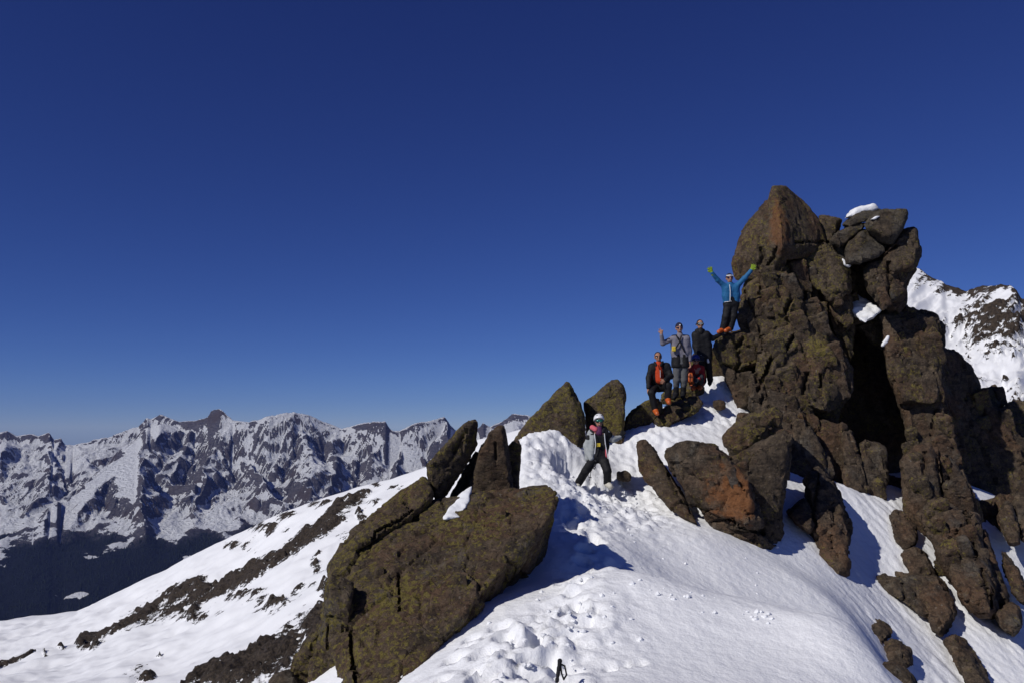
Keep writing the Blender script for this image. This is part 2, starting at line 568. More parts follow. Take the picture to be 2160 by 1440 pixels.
    left_clear = smooth(110, 20, PXg) * smooth(-1250, -1050, z) * smooth(-700, -900, z)
    snow = np.where(left_clear > 0.05, np.maximum(snow, -0.6 + left_clear * (0.9 + 1.8 * n1)), snow)
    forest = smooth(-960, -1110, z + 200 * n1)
    verts = np.stack([X, Y, z], -1).reshape(-1, 3)
    me = mesh_from('mountain_range', verts, grid_faces(ncol, nrow)[:, ::-1])
    attr(me, 'snow', snow); attr(me, 'forest', forest)
    b = MatB('far_mountain')
    v = b.mapping(b.pos, scale=(0.001, 0.001, 0.001))
    nA = b.noise(v, 22, 7, 0.68)
    nB = b.noise(b.mapping(v, scale=(1, 1, 5)), 14, 6, 0.7)
    rock = b.mix(b.ramp(nB, 0.35, 0.65), (0.066, 0.063, 0.074), (0.150, 0.140, 0.148))
    rock = b.mix(b.ramp(b.noise(v, 3.0, 4), 0.5, 0.7), rock, (0.090, 0.072, 0.066))
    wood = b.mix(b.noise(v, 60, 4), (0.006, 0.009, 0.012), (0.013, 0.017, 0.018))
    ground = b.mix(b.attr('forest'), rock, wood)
    s = b.math('ADD', b.attr('snow'), b.math('MULTIPLY', b.math('SUBTRACT', nA, 0.5), 0.80))
    s = b.math('ADD', s, b.math('MULTIPLY', b.math('SUBTRACT', nB, 0.5), 0.55))
    sv = b.n('ShaderNodeSeparateXYZ'); b.set(sv.inputs[0], v)
    cv = b.n('ShaderNodeCombineXYZ'); b.set(cv.inputs[0], b.math('MULTIPLY', sv.outputs[0], 1.0)); b.set(cv.inputs[1], b.math('MULTIPLY', b.math('ADD', sv.outputs[1], sv.outputs[2]), 0.16))
    nS = b.noise(cv.outputs[0], 34, 5, 0.65, 0.4)
    s = b.math('ADD', s, b.math('MULTIPLY', b.math('SUBTRACT', nS, 0.5), 0.6))
    s = b.ramp(s, 0.06, 0.18)
    col = b.mix(s, ground, (0.80, 0.82, 0.85))
    nrm = b.bump(b.math('ADD', nA, nB), 0.9, 60.0)
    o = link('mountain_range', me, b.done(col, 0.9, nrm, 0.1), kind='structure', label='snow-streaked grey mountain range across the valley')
    # conifers on the valley side
    rs = np.random.RandomState(3)
    fz = forest.ravel(); sn = snow.ravel()
    ok = np.nonzero((fz > 0.6) & (sn < -0.05) & (PXg.ravel() < 760) & (Dg.ravel() < 9300))[0]
    pick = rs.choice(ok, 9000)
    V, F = [], []
    base_p = verts[pick] + np.stack([rs.uniform(-12, 12, len(pick)), rs.uniform(-12, 12, len(pick)), np.zeros(len(pick))], -1)
    hts = rs.uniform(16, 34, len(pick)); ra = hts * rs.uniform(0.16, 0.24, len(pick))
    ang = np.arange(5) / 5 * 2 * math.pi
    ring = np.stack([np.cos(ang), np.sin(ang), np.zeros(5)], -1)
    vv = np.concatenate([base_p[:, None, :] + ra[:, None, None] * ring[None] - np.array((0, 0, 3)), (base_p + np.stack([0 * hts, 0 * hts, hts], -1))[:, None, :]], 1)
    off = (np.arange(len(pick)) * 6)[:, None, None]
    tri = np.array([[k, (k + 1) % 5, 5] for k in range(5)])[None]
    me2 = mesh_from('forest', vv.reshape(-1, 3), (tri + off).reshape(-1, 3), False)
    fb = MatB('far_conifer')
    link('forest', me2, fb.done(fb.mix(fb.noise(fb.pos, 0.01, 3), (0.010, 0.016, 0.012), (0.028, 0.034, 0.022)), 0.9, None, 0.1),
         kind='stuff', label='dark conifer forest on the valley side', category='forest')

build_range()

# ------------------------------------------------------------------ the white shoulder in the middle distance
def snow_rock_material(name, scale, rock_a, rock_b, bump_d):
    b = MatB(name)
    v = b.mapping(b.pos, scale=(scale, scale, scale))
    nA = b.noise(v, 1.0, 7, 0.70)
    nC = b.noise(v, 5.0, 5, 0.7)
    rock = b.mix(b.ramp(nC, 0.35, 0.66), rock_a, rock_b)
    s = b.math('ADD', b.attr('rock'), b.math('MULTIPLY', b.math('SUBTRACT', nA, 0.5), 1.5))
    s = b.math('ADD', s, b.math('MULTIPLY', b.math('SUBTRACT', b.noise(v, 3.2, 5, 0.7), 0.5), 1.1))
    s = b.ramp(s, 0.46, 0.54)
    snow = b.mix(b.noise(v, 0.25, 3), (0.83, 0.845, 0.87), (0.88, 0.89, 0.91))
    col = b.mix(s, snow, rock)
    hgt = b.math('MULTIPLY', b.math('ADD', nC, nA), b.math('ADD', b.math('MULTIPLY', s, 1.0), 0.06))
    return b.done(col, 0.85, b.bump(hgt, 0.9, bump_d), 0.15)

def soft_row(r, k):
    g = np.exp(-np.linspace(-2.2, 2.2, 2 * k + 1) ** 2); g /= g.sum()
    return np.convolve(np.pad(r, k, mode='edge'), g, 'valid')

def build_shoulder():
    ncol = 420
    px = np.linspace(-260, 1190, ncol)
    crest_row = interp(px, [(-260, 1330), (0, 1300), (100, 1284), (190, 1275), (250, 1247), (330, 1208), (370, 1190), (420, 1162), (520, 1116), (600, 1077),
                            (700, 1042), (800, 1014), (895, 985), (960, 950), (1010, 925), (1100, 905), (1190, 900)])
    crest_d = interp(px, [(-260, 860), (0, 820), (370, 720), (600, 640), (895, 540), (1190, 480)])
    near_d = interp(px, [(-260, 470), (0, 430), (400, 310), (700, 210), (1190, 150)])
    s = np.concatenate([np.linspace(-0.3, 0, 20)[:-1], np.linspace(0, 1, 270), 1 + np.linspace(0.004, 0.9, 20)])
    S, PXg = np.meshgrid(s, px)
    cd, nd, cr = crest_d[:, None], near_d[:, None], crest_row[:, None]
    crs = soft_row(crest_row, 45)[:, None]
    D = nd + (cd - nd) * S
    t = np.clip(S, 0, 1)
    cr0 = cr
    cr = crs + (cr - crs) * smooth(0.75, 1.0, t)
    hump = 1 - (1 - t) ** 1.25
    row = 1440 + (cr - 1440) * hump + np.clip(-S, 0, 9) * 420
    z = (HORIZON - row) / FPX * D
    zc = (HORIZON - cr0) / FPX * cd
    z = np.where(S > 1, zc - (D - cd) * 0.9 - (D - cd) ** 2 * 0.002, z)
    X = (PXg - CX) / FPX * D
    Y = D * math.cos(PITCH)
    P3 = np.stack([X, Y, np.zeros_like(X)], -1)
    inner = smooth(0.0, 0.12, 1 - t)
    z = z + inner * (fbm(P3 / 70 + 2, 4) * 8.5 + fbm(P3 / 16 + 12, 3) * 1.5) * np.clip(D / 400, 0.3, 1.2) + (1 - inner) * fbm(P3 / 30, 3) * 1.2
    # broken rock bands and scattered outcrops: where they lie on the slope
    U = PXg * 2.322; V = (row - 820) * 2.322
    mask = np.full(X.shape, -0.55)
    n_lo = fbm(P3 / 26 + 5, 5)
    n_hi = fbm(np.stack([X / 9, Y / 9, 0 * X], -1) + 25, 4)
    def band(pts, gain=1.0):
        nonlocal mask
        best = np.full(X.shape, -9.0)
        for (x0, y0, w0), (x1, y1, w1) in zip(pts[:-1], pts[1:]):
            dx, dy = x1 - x0, y1 - y0
            tt = np.clip(((U - x0) * dx + (V - y0) * dy) / (dx * dx + dy * dy), 0, 1)
            d = np.hypot(U - x0 - tt * dx, (V - y0 - tt * dy))
            w = w0 + tt * (w1 - w0)
            best = np.maximum(best, 1.0 - d / w)
        mask = np.maximum(mask, np.clip(best, -2, 0.40) * 1.4 * gain + n_lo * 0.85 + n_hi * 0.75 + 0.22)
    band([(470, 1205, 34), (560, 1180, 40), (700, 1110, 45), (830, 1040, 66), (1000, 965, 58), (1150, 920, 48), (1300, 855, 52), (1420, 800, 42), (1500, 740, 48),
          (1600, 690, 50), (1680, 610, 58), (1730, 560, 45), (1810, 500, 24)])
    band([(-60, 1380, 22), (0, 1362, 18), (100, 1300, 22), (250, 1250, 16)])
    band([(960, 1425, 26), (1100, 1370, 50), (1250, 1330, 85), (1400, 1260, 105), (1560, 1160, 115), (1700, 1100, 110)])
    band([(-40, 1240, 10), (40, 1215, 14)], 0.9)
    band([(480, 1185, 30), (530, 1215, 30)])
    def speck(x, y, rx, ry, g):
        nonlocal mask
        q = np.exp(-(((U - x) / rx) ** 2 + ((V - y) / ry) ** 2))
        mask = np.maximum(mask, -0.55 + q * g * 1.35 + n_lo * 0.7 + n_hi * 1.0)
    for a in [(1000, 1060, 180, 50, .9), (1350, 1030, 130, 80, .95), (1200, 980, 160, 50, .8), (1580, 870, 50, 55, 1.0), (1640, 985, 90, 40, 1.1), (1500, 960, 120, 60, .7),
              (1300, 660, 190, 45, .85), (1180, 740, 110, 30, .8), (1420, 610, 110, 35, .9), (1560, 560, 120, 35, .8), (1850, 455, 40, 22, 1.2),
              (780, 1345, 100, 55, .8), (380, 1245, 40, 20, .9), (300, 1270, 20, 12, 1.0), (1830, 560, 90, 50, .8), (1930, 480, 90, 30, .7), (840, 1258, 30, 10, .9),
              (440, 1410, 40, 40, .6), (1020, 1280, 60, 20, .6), (60, 1190, 60, 12, .8), (1700, 720, 60, 40, .8), (1250, 1290, 160, 30, .7), (1780, 620, 40, 30, 1.0)]:
        speck(*a)
    mask = mask * 0.8 + 0.10
    raise_ = smooth(0.45, 0.85, mask)
    z = z + inner * raise_ * (1.2 + 4.0 * ridged(P3 / 9 + 8, 4))
    verts = np.stack([X, Y, z], -1).reshape(-1, 3)
    me = mesh_from('mountain_slope', verts, grid_faces(ncol, len(s))[:, ::-1])
    attr(me, 'rock', mask)
    link('mountain_slope', me, snow_rock_material('shoulder_snow_rock', 0.16, (0.026, 0.021, 0.018), (0.085, 0.066, 0.050), 1.5),
         kind='structure', label='white snow shoulder with dark broken rock bands')

build_shoulder()

# ------------------------------------------------------------------ the ridge seen past the crag on the right
def build_ridge():
    ncol = 300
    px = np.linspace(1780, 2620, ncol)
    crest_row = interp(px, [(1780, 560), (1880, 548), (1928, 556), (1937, 562), (1958, 578), (1992, 596), (2001, 605), (2025, 611), (2044, 620), (2060, 612), (2077, 606),
                            (2110, 606), (2138, 604), (2150, 612), (2160, 633), (2250, 650), (2400, 700), (2620, 760)])
    crest_d = interp(px, [(1780, 560), (1930, 540), (2040, 500), (2160, 450), (2620, 380)])
    near_d = interp(px, [(1780, 230), (2160, 170), (2620, 120)])
    s = np.concatenate([np.linspace(-0.28, 0, 20)[:-1], np.linspace(0, 1, 240), 1 + np.linspace(0.01, 0.7, 20)])
    S, PXg = np.meshgrid(s, px)
    cd, nd, cr = crest_d[:, None], near_d[:, None], crest_row[:, None]
    D = nd + (cd - nd) * S
    t = np.clip(S, 0, 1)
    row = 985 + (cr - 985) * t ** 0.9 + np.clip(-S, 0, 9) * 300
    z = (HORIZON - row) / FPX * D
    zc = (HORIZON - cr) / FPX * cd
    z = np.where(S > 1, zc - (D - cd) * 0.8, z)
    X = (PXg - CX) / FPX * D
    Y = D * math.cos(PITCH)
    P3 = np.stack([X, Y, np.zeros_like(X)], -1)
    inner = smooth(0.0, 0.15, 1 - t)
    # ribs running down to the left
    diag = (PXg - 1930) * 0.55 + (row - 560) * 0.83
    along = (PXg - 1930) * 0.83 - (row - 560) * 0.55
    q = np.stack([diag / 24, along / 75, np.zeros_like(diag)], -1)
    n = fbm(q + 4, 5)
    n2 = fbm(np.stack([diag / 8, along / 24, np.zeros_like(diag)], -1) + 14, 4)
    mask = 0.24 + n * 0.85 + n2 * 0.75
    mask += 0.5 * np.exp(-((row - cr) / 16) ** 2) * smooth(1935, 1965, PXg)
    mask += 0.45 * smooth(2020, 2110, PXg) * np.exp(-((row - 690 + (PXg - 2080) * 0.25) / 55) ** 2)
    mask -= 0.55 * np.exp(-((row - 655 - (PXg - 1960) * -0.1) / 26) ** 2) * smooth(2050, 1980, PXg)
    mask -= 0.5 * smooth(2000, 2080, PXg) * np.exp(-((row - 790) / 30) ** 2)
    mask -= 0.6 * np.exp(-((PXg - 2128) / 16) ** 2 - ((row - 625) / 16) ** 2)
    z = z + inner * (n * 7 + smooth(0.2, 0.8, mask) * (1 + 4 * ridged(P3 / 12 + 3, 4)))
    z = z + (1 - inner) * (S <= 1) * ridged(P3 / 14 + 1, 4) * smooth(1930, 1960, PXg) * 2.0
    verts = np.stack([X, Y, z], -1).reshape(-1, 3)
    me = mesh_from('mountain_ridge', verts, grid_faces(ncol, len(s))[:, ::-1])
    attr(me, 'rock', mask)
    link('mountain_ridge', me, snow_rock_material('ridge_snow_rock', 0.14, (0.036, 0.028, 0.022), (0.105, 0.078, 0.056), 1.6),
         kind='structure', label='snowy ridge with brown rock ribs behind the crag')

build_ridge()

# ------------------------------------------------------------------ the saddle of snow we look across
def tps_fit(pts):
    p = np.array(pts, float)
    n = len(p)
    r = np.hypot(p[:, None, 0] - p[None, :, 0], p[:, None, 1] - p[None, :, 1])
    K = np.where(r > 0, r * r * np.log(r + 1e-12), 0) + np.eye(n) * 0.012
    A = np.zeros((n + 3, n + 3))
    Q = np.c_[np.ones(n), p[:, :2]]
    A[:n, :n] = K; A[:n, n:] = Q; A[n:, :n] = Q.T
    w = np.linalg.solve(A, np.r_[p[:, 2], 0, 0, 0])
    return p, w

def tps_eval(fit, x, y):
    p, w = fit
    x = np.asarray(x, float); y = np.asarray(y, float)
    z = w[-3] + w[-2] * x + w[-1] * y
    for k in range(len(p)):
        r2 = (x - p[k, 0]) ** 2 + (y - p[k, 1]) ** 2
        z = z + w[k] * 0.5 * r2 * np.log(r2 + 1e-12)
    return z

SNOW_PIX = [
    (1080, 1440, 7.6), (1300, 1440, 7.8), (1500, 1440, 8.0), (1700, 1440, 8.3), (930, 1440, 8.0), (862, 1446, 8.5), (800, 1500, 8.3), (700, 1560, 8.5), (1175, 1400, 8.4),
    (1100, 1330, 9.0), (1250, 1330, 9.2), (1450, 1345, 9.1), (1650, 1375, 9.1), (1800, 1405, 9.0), (1000, 1350, 9.3),
    (1170, 1230, 11.2), (1260, 1238, 11.0), (1400, 1270, 10.7), (1560, 1308, 10.3), (1700, 1345, 9.9), (1810, 1383, 9.6),
    (1400, 1262, 11.9), (1560, 1298, 12.2), (1700, 1338, 12.0), (1850, 1440, 10.6), (1880, 1470, 9.5), (1950, 1500, 9.8), (1825, 1376, 12.5), (1700, 1290, 13.2), (1560, 1240, 13.3), (1400, 1190, 13.4),
    (1300, 1150, 13.2), (1280, 1060, 16), (1230, 1033, 16.9), (1420, 1090, 15.6), (1500, 1130, 15.0), (1600, 1180, 14.6), (1700, 1230, 14.2), (1800, 1310, 13.6),
    (1180, 1110, 14), (1170, 1000, 16), (1110, 1000, 15.8), (1100, 1100, 14), (1175, 912, 17.9), (1218, 940, 17.9), (1110, 930, 17.2), (1130, 1220, 11.6), (1200, 1170, 12.6),
    (1290, 990, 17.9), (1330, 960, 18.5), (1350, 920, 19), (1440, 900, 19.6), (1560, 880, 20.8), (1470, 830, 21.4), (1530, 795, 22.2), (1380, 893, 19.6), (1500, 850, 21.0),
    (1680, 1110, 16.5), (1640, 1170, 15.3), (1770, 1022, 19), (1830, 1100, 18), (1830, 1180, 17), (1900, 1300, 15.6), (2000, 1440, 14.2),
    (1920, 1090, 18.8), (2000, 1220, 17.2), (2160, 1430, 15), (2120, 1200, 18.8), (2160, 1100, 21), (1900, 1440, 13.4), (1760, 1240, 15.0), (2080, 1330, 16), (1960, 1200, 17.3),
    (1700, 1015, 20.5), (1640, 970, 20.5), (1800, 1005, 21), (1900, 1010, 22), (1750, 1010, 23), (1610, 905, 20.6), (1850, 1020, 20), (2000, 1010, 22.5),
]
SNOW_XYZ = [(0, 0, -1.75), (0, 4, -1.95), (3, 3, -2.3), (-3, 3, -2.3), (0, -6, -1.6), (6, -4, -3), (-6, -4, -3.5),
            (11, 10, -6.2), (15, 15, -7), (12, 6, -7), (6, 6, -3.9), (8.5, 8, -5.2),
            (-2.4, 10.5, -3.0), (-4, 10, -5.4), (-6, 12, -9), (-4, 16, -5.6), (-5, 20, -7.5), (-10, 14, -16), (-10, 8, -13), (-8, 2, -8), (-2.5, 6.5, -3.3), (-3, 20, -4.2), (-1.2, 14, -2.6), (-1.5, 17, -2.6),
            (0.6, 21, -2.2), (2, 23.5, -2.4), (5, 26, -2), (8, 28, -1.5), (0, 30, -8), (10, 33, -6), (16, 28, -4), (16, 22, -4), (20, 34, -10), (-12, 30, -18), (0, 40, -16), (12, 42, -12), (24, 20, -9), (22, 8, -14)]
SNOW_FIT = tps_fit([tuple(at(*p)) for p in SNOW_PIX] + SNOW_XYZ)

def axis_points(lo, d0, d1, hi, step, grow=1.25):
    a = list(np.arange(d0, d1, step))
    s, x, left = step, d0, []
    while x > lo:
        s *= grow; x -= s; left.append(x)
    s, x, right = step, a[-1], []
    while x < hi:
        s *= grow; x += s; right.append(x)
    return np.array(left[::-1] + a + right)

TRAIL = [at(*p)[:2] for p in [(1110, 1440, 7.7), (1150, 1360, 8.8), (1190, 1310, 9.7), (1225, 1260, 10.7), (1265, 1200, 12.0), (1250, 1150, 13.2), (1215, 1100, 14.4), (1215, 1050, 16.2), (1235, 1030, 17.0)]]

def build_snow():
    xs = axis_points(-40, -2.6, 11.2, 45, 0.042)
    ys = axis_points(-14, 6.8, 22.6, 48, 0.042)
    X, Y = np.meshgrid(xs, ys, indexing='ij')
    z = tps_eval(SNOW_FIT, X, Y)
    P3 = np.stack([X, Y, np.zeros_like(X)], -1)
    # trampled: near the trail, round the woman, round the men
    td = np.full(X.shape, 99.0)
    for a, b in zip(TRAIL[:-1], TRAIL[1:]):
        d = b - a
        t = np.clip(((X - a[0]) * d[0] + (Y - a[1]) * d[1]) / (d @ d), 0, 1)
        td = np.minimum(td, np.hypot(X - a[0] - t * d[0], Y - a[1] - t * d[1]))
    tramp = np.exp(-(td / 0.40) ** 2)
    def blob(px, py, d, r):
        c = at(px, py, d)
        return np.exp(-((X - c[0]) ** 2 + (Y - c[1]) ** 2) / r ** 2)
    loose = np.clip(1.1 * blob(1260, 1020, 17, 1.5) + blob(1170, 960, 17, 1.0) + blob(1290, 1070, 15.6, 1.1) + 0.9 * blob(1500, 850, 21, 1.3) + 0.6 * blob(1370, 920, 19, 0.9)
                    + 0.6 * blob(1200, 1080, 14.6, 0.9), 0, 1)
    lower = np.clip(blob(1080, 1400, 8.3, 0.9) + blob(1180, 1330, 9.4, 0.7), 0, 1)
    z += fbm(P3 / 1.6 + 3, 3) * 0.07
    # the wind-packed bank in front: a rounded crest, steeper on the far side
    crest = [at(*q)[:2] for q in [(1150, 1275, 10.2), (1230, 1243, 11.0), (1320, 1246, 11.0), (1420, 1272, 10.7), (1560, 1306, 10.35), (1700, 1345, 9.95), (1830, 1390, 9.5)]]
    bd = np.full(X.shape, 99.0); side = np.zeros(X.shape)
    for a, b in zip(crest[:-1], crest[1:]):
        d = b - a
        t = np.clip(((X - a[0]) * d[0] + (Y - a[1]) * d[1]) / (d @ d), 0, 1)
        dd = np.hypot(X - a[0] - t * d[0], Y - a[1] - t * d[1])
        m = dd < bd
        side = np.where(m, (X - a[0]) * -d[1] + (Y - a[1]) * d[0], side)
        bd = np.minimum(bd, dd)
    endf = smooth(0.35, 1.6, X) * smooth(4.15, 3.8, X)
    z += endf * np.where(side > 0, 0.30 * np.exp(-(bd / 0.38) ** 2) - 0.20 * np.exp(-((bd - 0.9) / 0.45) ** 2), 0.30 * np.exp(-(bd / 1.1) ** 2))
    z += (0.08 * tramp + 0.08 * loose + 0.07 * lower) * fbm(P3 / 0.42 + 9, 4) + (0.05 * tramp + 0.09 * loose + 0.05 * lower) * fbm(P3 / 0.15 + 19, 4)
    # clods broken out of the crust
    vo = np.stack([X / 0.20, Y / 0.20, np.zeros_like(X)], -1).reshape(-1, 3)
    sel = np.nonzero((np.maximum(loose, lower * 0.8) + tramp * 0.6).ravel() > 0.12)[0]
    f1, f2, cr, of = voronoi(vo[sel] + 0.25 * np.stack([fbm(vo[sel] * 0.8, 2)] * 3, -1))
    add = np.zeros(X.size)
    add[sel] = (cr[:, 4] - 0.5) * 0.075 * smooth(0.0, 0.25, f2 - f1) - 0.04 * (1 - smooth(0.0, 0.2, f2 - f1))
    z += add.reshape(X.shape) * np.clip(loose + lower * 0.55 + tramp * 0.35, 0, 1)
    # wind crust on the open slope, running down it; rough rime in the gullies
    gully = smooth(5.2, 6.6, X) * smooth(11.0, 13.0, Y)
    fx, fy = 0.45, -0.89
    u = X * fx + Y * fy; w = -X * fy + Y * fx
    z += (0.010 + 0.045 * gully) * fbm(np.stack([u / 0.7, w / 0.20, 0 * u], -1), 4) + gully * 0.03 * fbm(np.stack([u / 0.25, w / 0.08, 0 * u], -1), 3)
    smoothz = smooth(10.2, 9.4, Y)
    z += 0.005 * (1 - smoothz) * fbm(P3 / 0.12 + 2, 3)
    # steps: boot holes with pushed-up rims
    rs = np.random.RandomState(11)
    prints = []
    for a, b in zip(TRAIL[:-1], TRAIL[1:]):
        L = np.linalg.norm(b - a)
        for t in np.arange(0, 1, 0.30 / L):
            p = a + t * (b - a) + rs.normal(0, 0.13, 2)
            prints.append((p, rs.uniform(0.10, 0.16), rs.uniform(0.10, 0.22)))
    for k in range(40):
        c = at(rs.uniform(940, 1240), rs.uniform(1300, 1440), 8.6)[:2]
        c = c + np.array((0, (1440 - 1380) * 0.0))
        c[1] = rs.uniform(7.2, 9.9); c[0] = (rs.uniform(930, 1230) - CX) / FPX * c[1]
        prints.append((c, rs.uniform(0.08, 0.17), rs.uniform(0.04, 0.12)))
    for (px, py, d, r, h) in [(1290, 1408, 8.3, 0.09, .05), (1320, 1402, 8.35, 0.09, .05), (1240, 1318, 9.4, 0.09, .07), (1255, 1300, 9.6, 0.07, .05), (1390, 1270, 10.6, .08, .03), (1350, 1390, 8.4, .08, .035)]:
        prints.append((at(px, py, d)[:2], r, h))
    for k in range(26):
        c = at(rs.uniform(1100, 1330), rs.uniform(930, 1080), 16.6)[:2]
        c[1] += rs.normal(0, 0.8)
        prints.append((c, rs.uniform(0.08, 0.18), rs.uniform(0.03, 0.10)))
    for (c, r, h) in prints:
        i0, i1 = np.searchsorted(xs, [c[0] - 3 * r, c[0] + 3 * r]); j0, j1 = np.searchsorted(ys, [c[1] - 3 * r, c[1] + 3 * r])
        if i1 - i0 < 2 or j1 - j0 < 2:
            continue
        th = rs.uniform(-0.6, 0.6); sx = rs.uniform(0.7, 1.0)
        dx = X[i0:i1, j0:j1] - c[0]; dy = Y[i0:i1, j0:j1] - c[1]
        e = np.hypot((dx * math.cos(th) + dy * math.sin(th)) / sx, -dx * math.sin(th) + dy * math.cos(th)) / r
        z[i0:i1, j0:j1] += -h * (1 - smooth(0.75, 1.08, e)) + 0.12 * h * np.exp(-((e - 1.45) / 0.35) ** 2)
    for (px, py, d) in [(1219, 1026, 16.9), (1218, 1030, 16.75), (1281, 1024, 16.85), (1288, 1026, 16.7)]:      # where boots stand
        c = at(px, py + 7, d)
        e = np.hypot(X - c[0], Y - c[1])
        z = np.where(e < 0.5, np.minimum(z, c[2] + np.clip(e - 0.13, 0, 9) * 0.9), z)
    global SNOW_GRID
    SNOW_GRID = (xs, ys, z)
    verts = np.stack([X, Y, z], -1).reshape(-1, 3)
    me = mesh_from('snow_ground', verts, grid_faces(len(xs), len(ys)))
    link('snow_ground', me, SNOW, kind='structure', label='sunlit snow saddle with a trampled boot track')

def snow_z(x, y):
    xs, ys, z = SNOW_GRID
    i = int(np.clip(np.searchsorted(xs, x), 1, len(xs) - 1)); j = int(np.clip(np.searchsorted(ys, y), 1, len(ys) - 1))
    return float(z[i, j])

SNOW = snow_material('snow')
build_snow()

def build_crumbs():
    """clods that rolled down from the track and lie on the crust"""
    rs = np.random.RandomState(23)
    bm = bmesh.new()
    spots = [(rs.uniform(1290, 1660), rs.uniform(1130, 1300)) for _ in range(22)] + [(rs.normal(1420, 60), rs.normal(1258, 9)) for _ in range(12)] + [(rs.normal(1600, 30), rs.normal(1296, 6)) for _ in range(14)] \
        + [(rs.normal(1200, 70), rs.normal(1330, 50)) for _ in range(36)] + [(rs.normal(1280, 50), rs.normal(1060, 25)) for _ in range(70)]
    xs, ys, zz = SNOW_GRID
    for px, py in spots:
        best = None
        for d in np.arange(7.6, 18.5, 0.05):
            q = at(px, py, d)
            if snow_z(q[0], q[1]) >= q[2]:
                best = q
                break
        if best is None:
            continue
        r = rs.uniform(0.008, 0.034)
        m = bmesh.ops.create_icosphere(bm, subdivisions=1, radius=r)
        for v in m['verts']:
            v.co = Vector((v.co.x * rs.uniform(0.8, 1.4), v.co.y * rs.uniform(0.8, 1.3), v.co.z * rs.uniform(0.6, 1.0))) + Vector((best[0], best[1], snow_z(best[0], best[1]) + r * 0.05))
    me = bpy.data.meshes.new('snow_crumbs')
    bm.to_mesh(me); bm.free()
    link('snow_crumbs', me, SNOW, kind='stuff', label='small snow clods scattered on the slope', category='snow clods')

build_crumbs()

# ------------------------------------------------------------------ rock
def hull_planes(pts):
    bm = bmesh.new()
    for p in pts:
        bm.verts.new(p)
    r = bmesh.ops.convex_hull(bm, input=bm.verts)
    bm.normal_update()
    pl = []
    c = np.mean(pts, 0)
    for f in bm.faces:
        n = np.array(f.normal)
        if np.linalg.norm(n) < 0.5 or f.calc_area() < 1e-6:
            continue
        d = n @ np.array(f.verts[0].co)
        if n @ c > d:
            n, d = -n, -d
        if not any((n @ m > 0.9995 and abs(d - e) < 0.004) for m, e in pl):
            pl.append((n, d))
    bm.free()
    return pl

def rock_verts(pts, h, seed=0, facet=0.5, amp=1.0, bed=(0.3, 0.2, 0.0), chips=14, tall=1.0):
    pts = np.asarray(pts, float)
    pl = hull_planes(pts)
    rs = np.random.RandomState(seed * 31 + 3)
    size = float(np.sort(np.ptp(pts, axis=0))[1])
    for k in range(chips if amp > 0 else 0):      # corners knocked off
        n = rs.normal(size=3); n[1] -= 0.5
        n /= np.linalg.norm(n)
        pl.append((n, float((pts @ n).max()) - size * rs.uniform(0.01, 0.05)))
    m = 3 * h
    lo = pts.min(0) - m; hi = pts.max(0) + m
    n = np.ceil((hi - lo) / h).astype(int) + 1
    ax = [(lo[k] + h * np.arange(n[k])).astype(np.float32) for k in range(3)]
    f = np.full(n, -1e9, np.float32)
    for nn, d in pl:
        np.maximum(f, (nn[0] * ax[0])[:, None, None] + (nn[1] * ax[1])[None, :, None] + (nn[2] * ax[2])[None, None, :] - np.float32(d), out=f)
    v, q = surface_nets(f, lo, h)
    if amp <= 0:
        return v, q
    nrm = vnormals(v, q)
    Rx, Ry = bed[0], bed[1]
    R = np.array(((1, 0, 0), (0, math.cos(Rx), -math.sin(Rx)), (0, math.sin(Rx), math.cos(Rx)))) @ np.array(((math.cos(Ry), 0, math.sin(Ry)), (0, 1, 0), (-math.sin(Ry), 0, math.cos(Ry))))
    p = v @ R.T.astype(np.float32) + seed * 7.31
    wv = p + 0.035 * facet * perlin(p / facet * 2.5 + 3)[:, None] * np.array((1.0, 0.7, -0.6), np.float32)
    disp = 0
    for sc, st, sl, ed in ((1.0, 0.120, 0.105, 0.060), (0.40, 0.055, 0.048, 0.034), (0.15, 0.016, 0.016, 0.010)):
        s = facet * sc
        f1, f2, cr, off = voronoi(wv / np.array((s * 0.8, s * 0.8, s * tall), np.float32))
        tilt = (cr[:, 3:6] - 0.5) * 2
        step = (cr[:, 6] - 0.55) * st * facet + (tilt * off).sum(1) * sl * facet * 0.8
        edge = 1 - smooth(0.0, 0.07, f2 - f1)
        deep = (cr[:, 7] > 0.4)
        disp = disp + step - edge * ed * facet * deep
    disp = disp + 0.020 * facet * fbm(p / (0.22 * facet), 3) * 2
    lay = p * np.array((0.6, 0.6, 7.0), np.float32) / max(facet, 0.4)
    disp = disp + 0.020 * facet * perlin(lay)
    v = v + nrm * (disp * amp)[:, None].astype(np.float32)
    return v, q

def block_points(outline, d, thick, bulge=0.25, gx=0.0, gy=0.0, seed=0, back=0.88, shift=(0.0, 0.0), grow=1.0):
    rs = random.Random(seed * 13 + 5)
    n = len(outline)
    cx = sum(p[0] for p in outline) / n; cy = sum(p[1] for p in outline) / n
    outline = [(cx + grow * (p[0] - cx), cy + grow * (p[1] - cy)) + tuple(p[2:]) for p in outline]
    pts = []
    for p in outline:
        x, y = p[0], p[1]
        dd = p[2] if len(p) > 2 else d + gx * (x - cx) + gy * (y - cy)
        pts.append(at(x, y, dd))
        s = rs.uniform(0.70, 0.97)
        fx = cx + s * (x - cx) + shift[0]; fy = cy + s * (y - cy) + shift[1]
        fd = (p[2] if len(p) > 2 else d + gx * (x - cx) + gy * (y - cy))
        if bulge > 0:
            pts.append(at(fx, fy, fd - bulge * rs.uniform(0.5, 1.0)))
        b = back * rs.uniform(0.92, 1.0)
        pts.append(at(cx + b * (x - cx), cy + b * (y - cy), dd + thick * rs.uniform(0.8, 1.0)))
    return pts

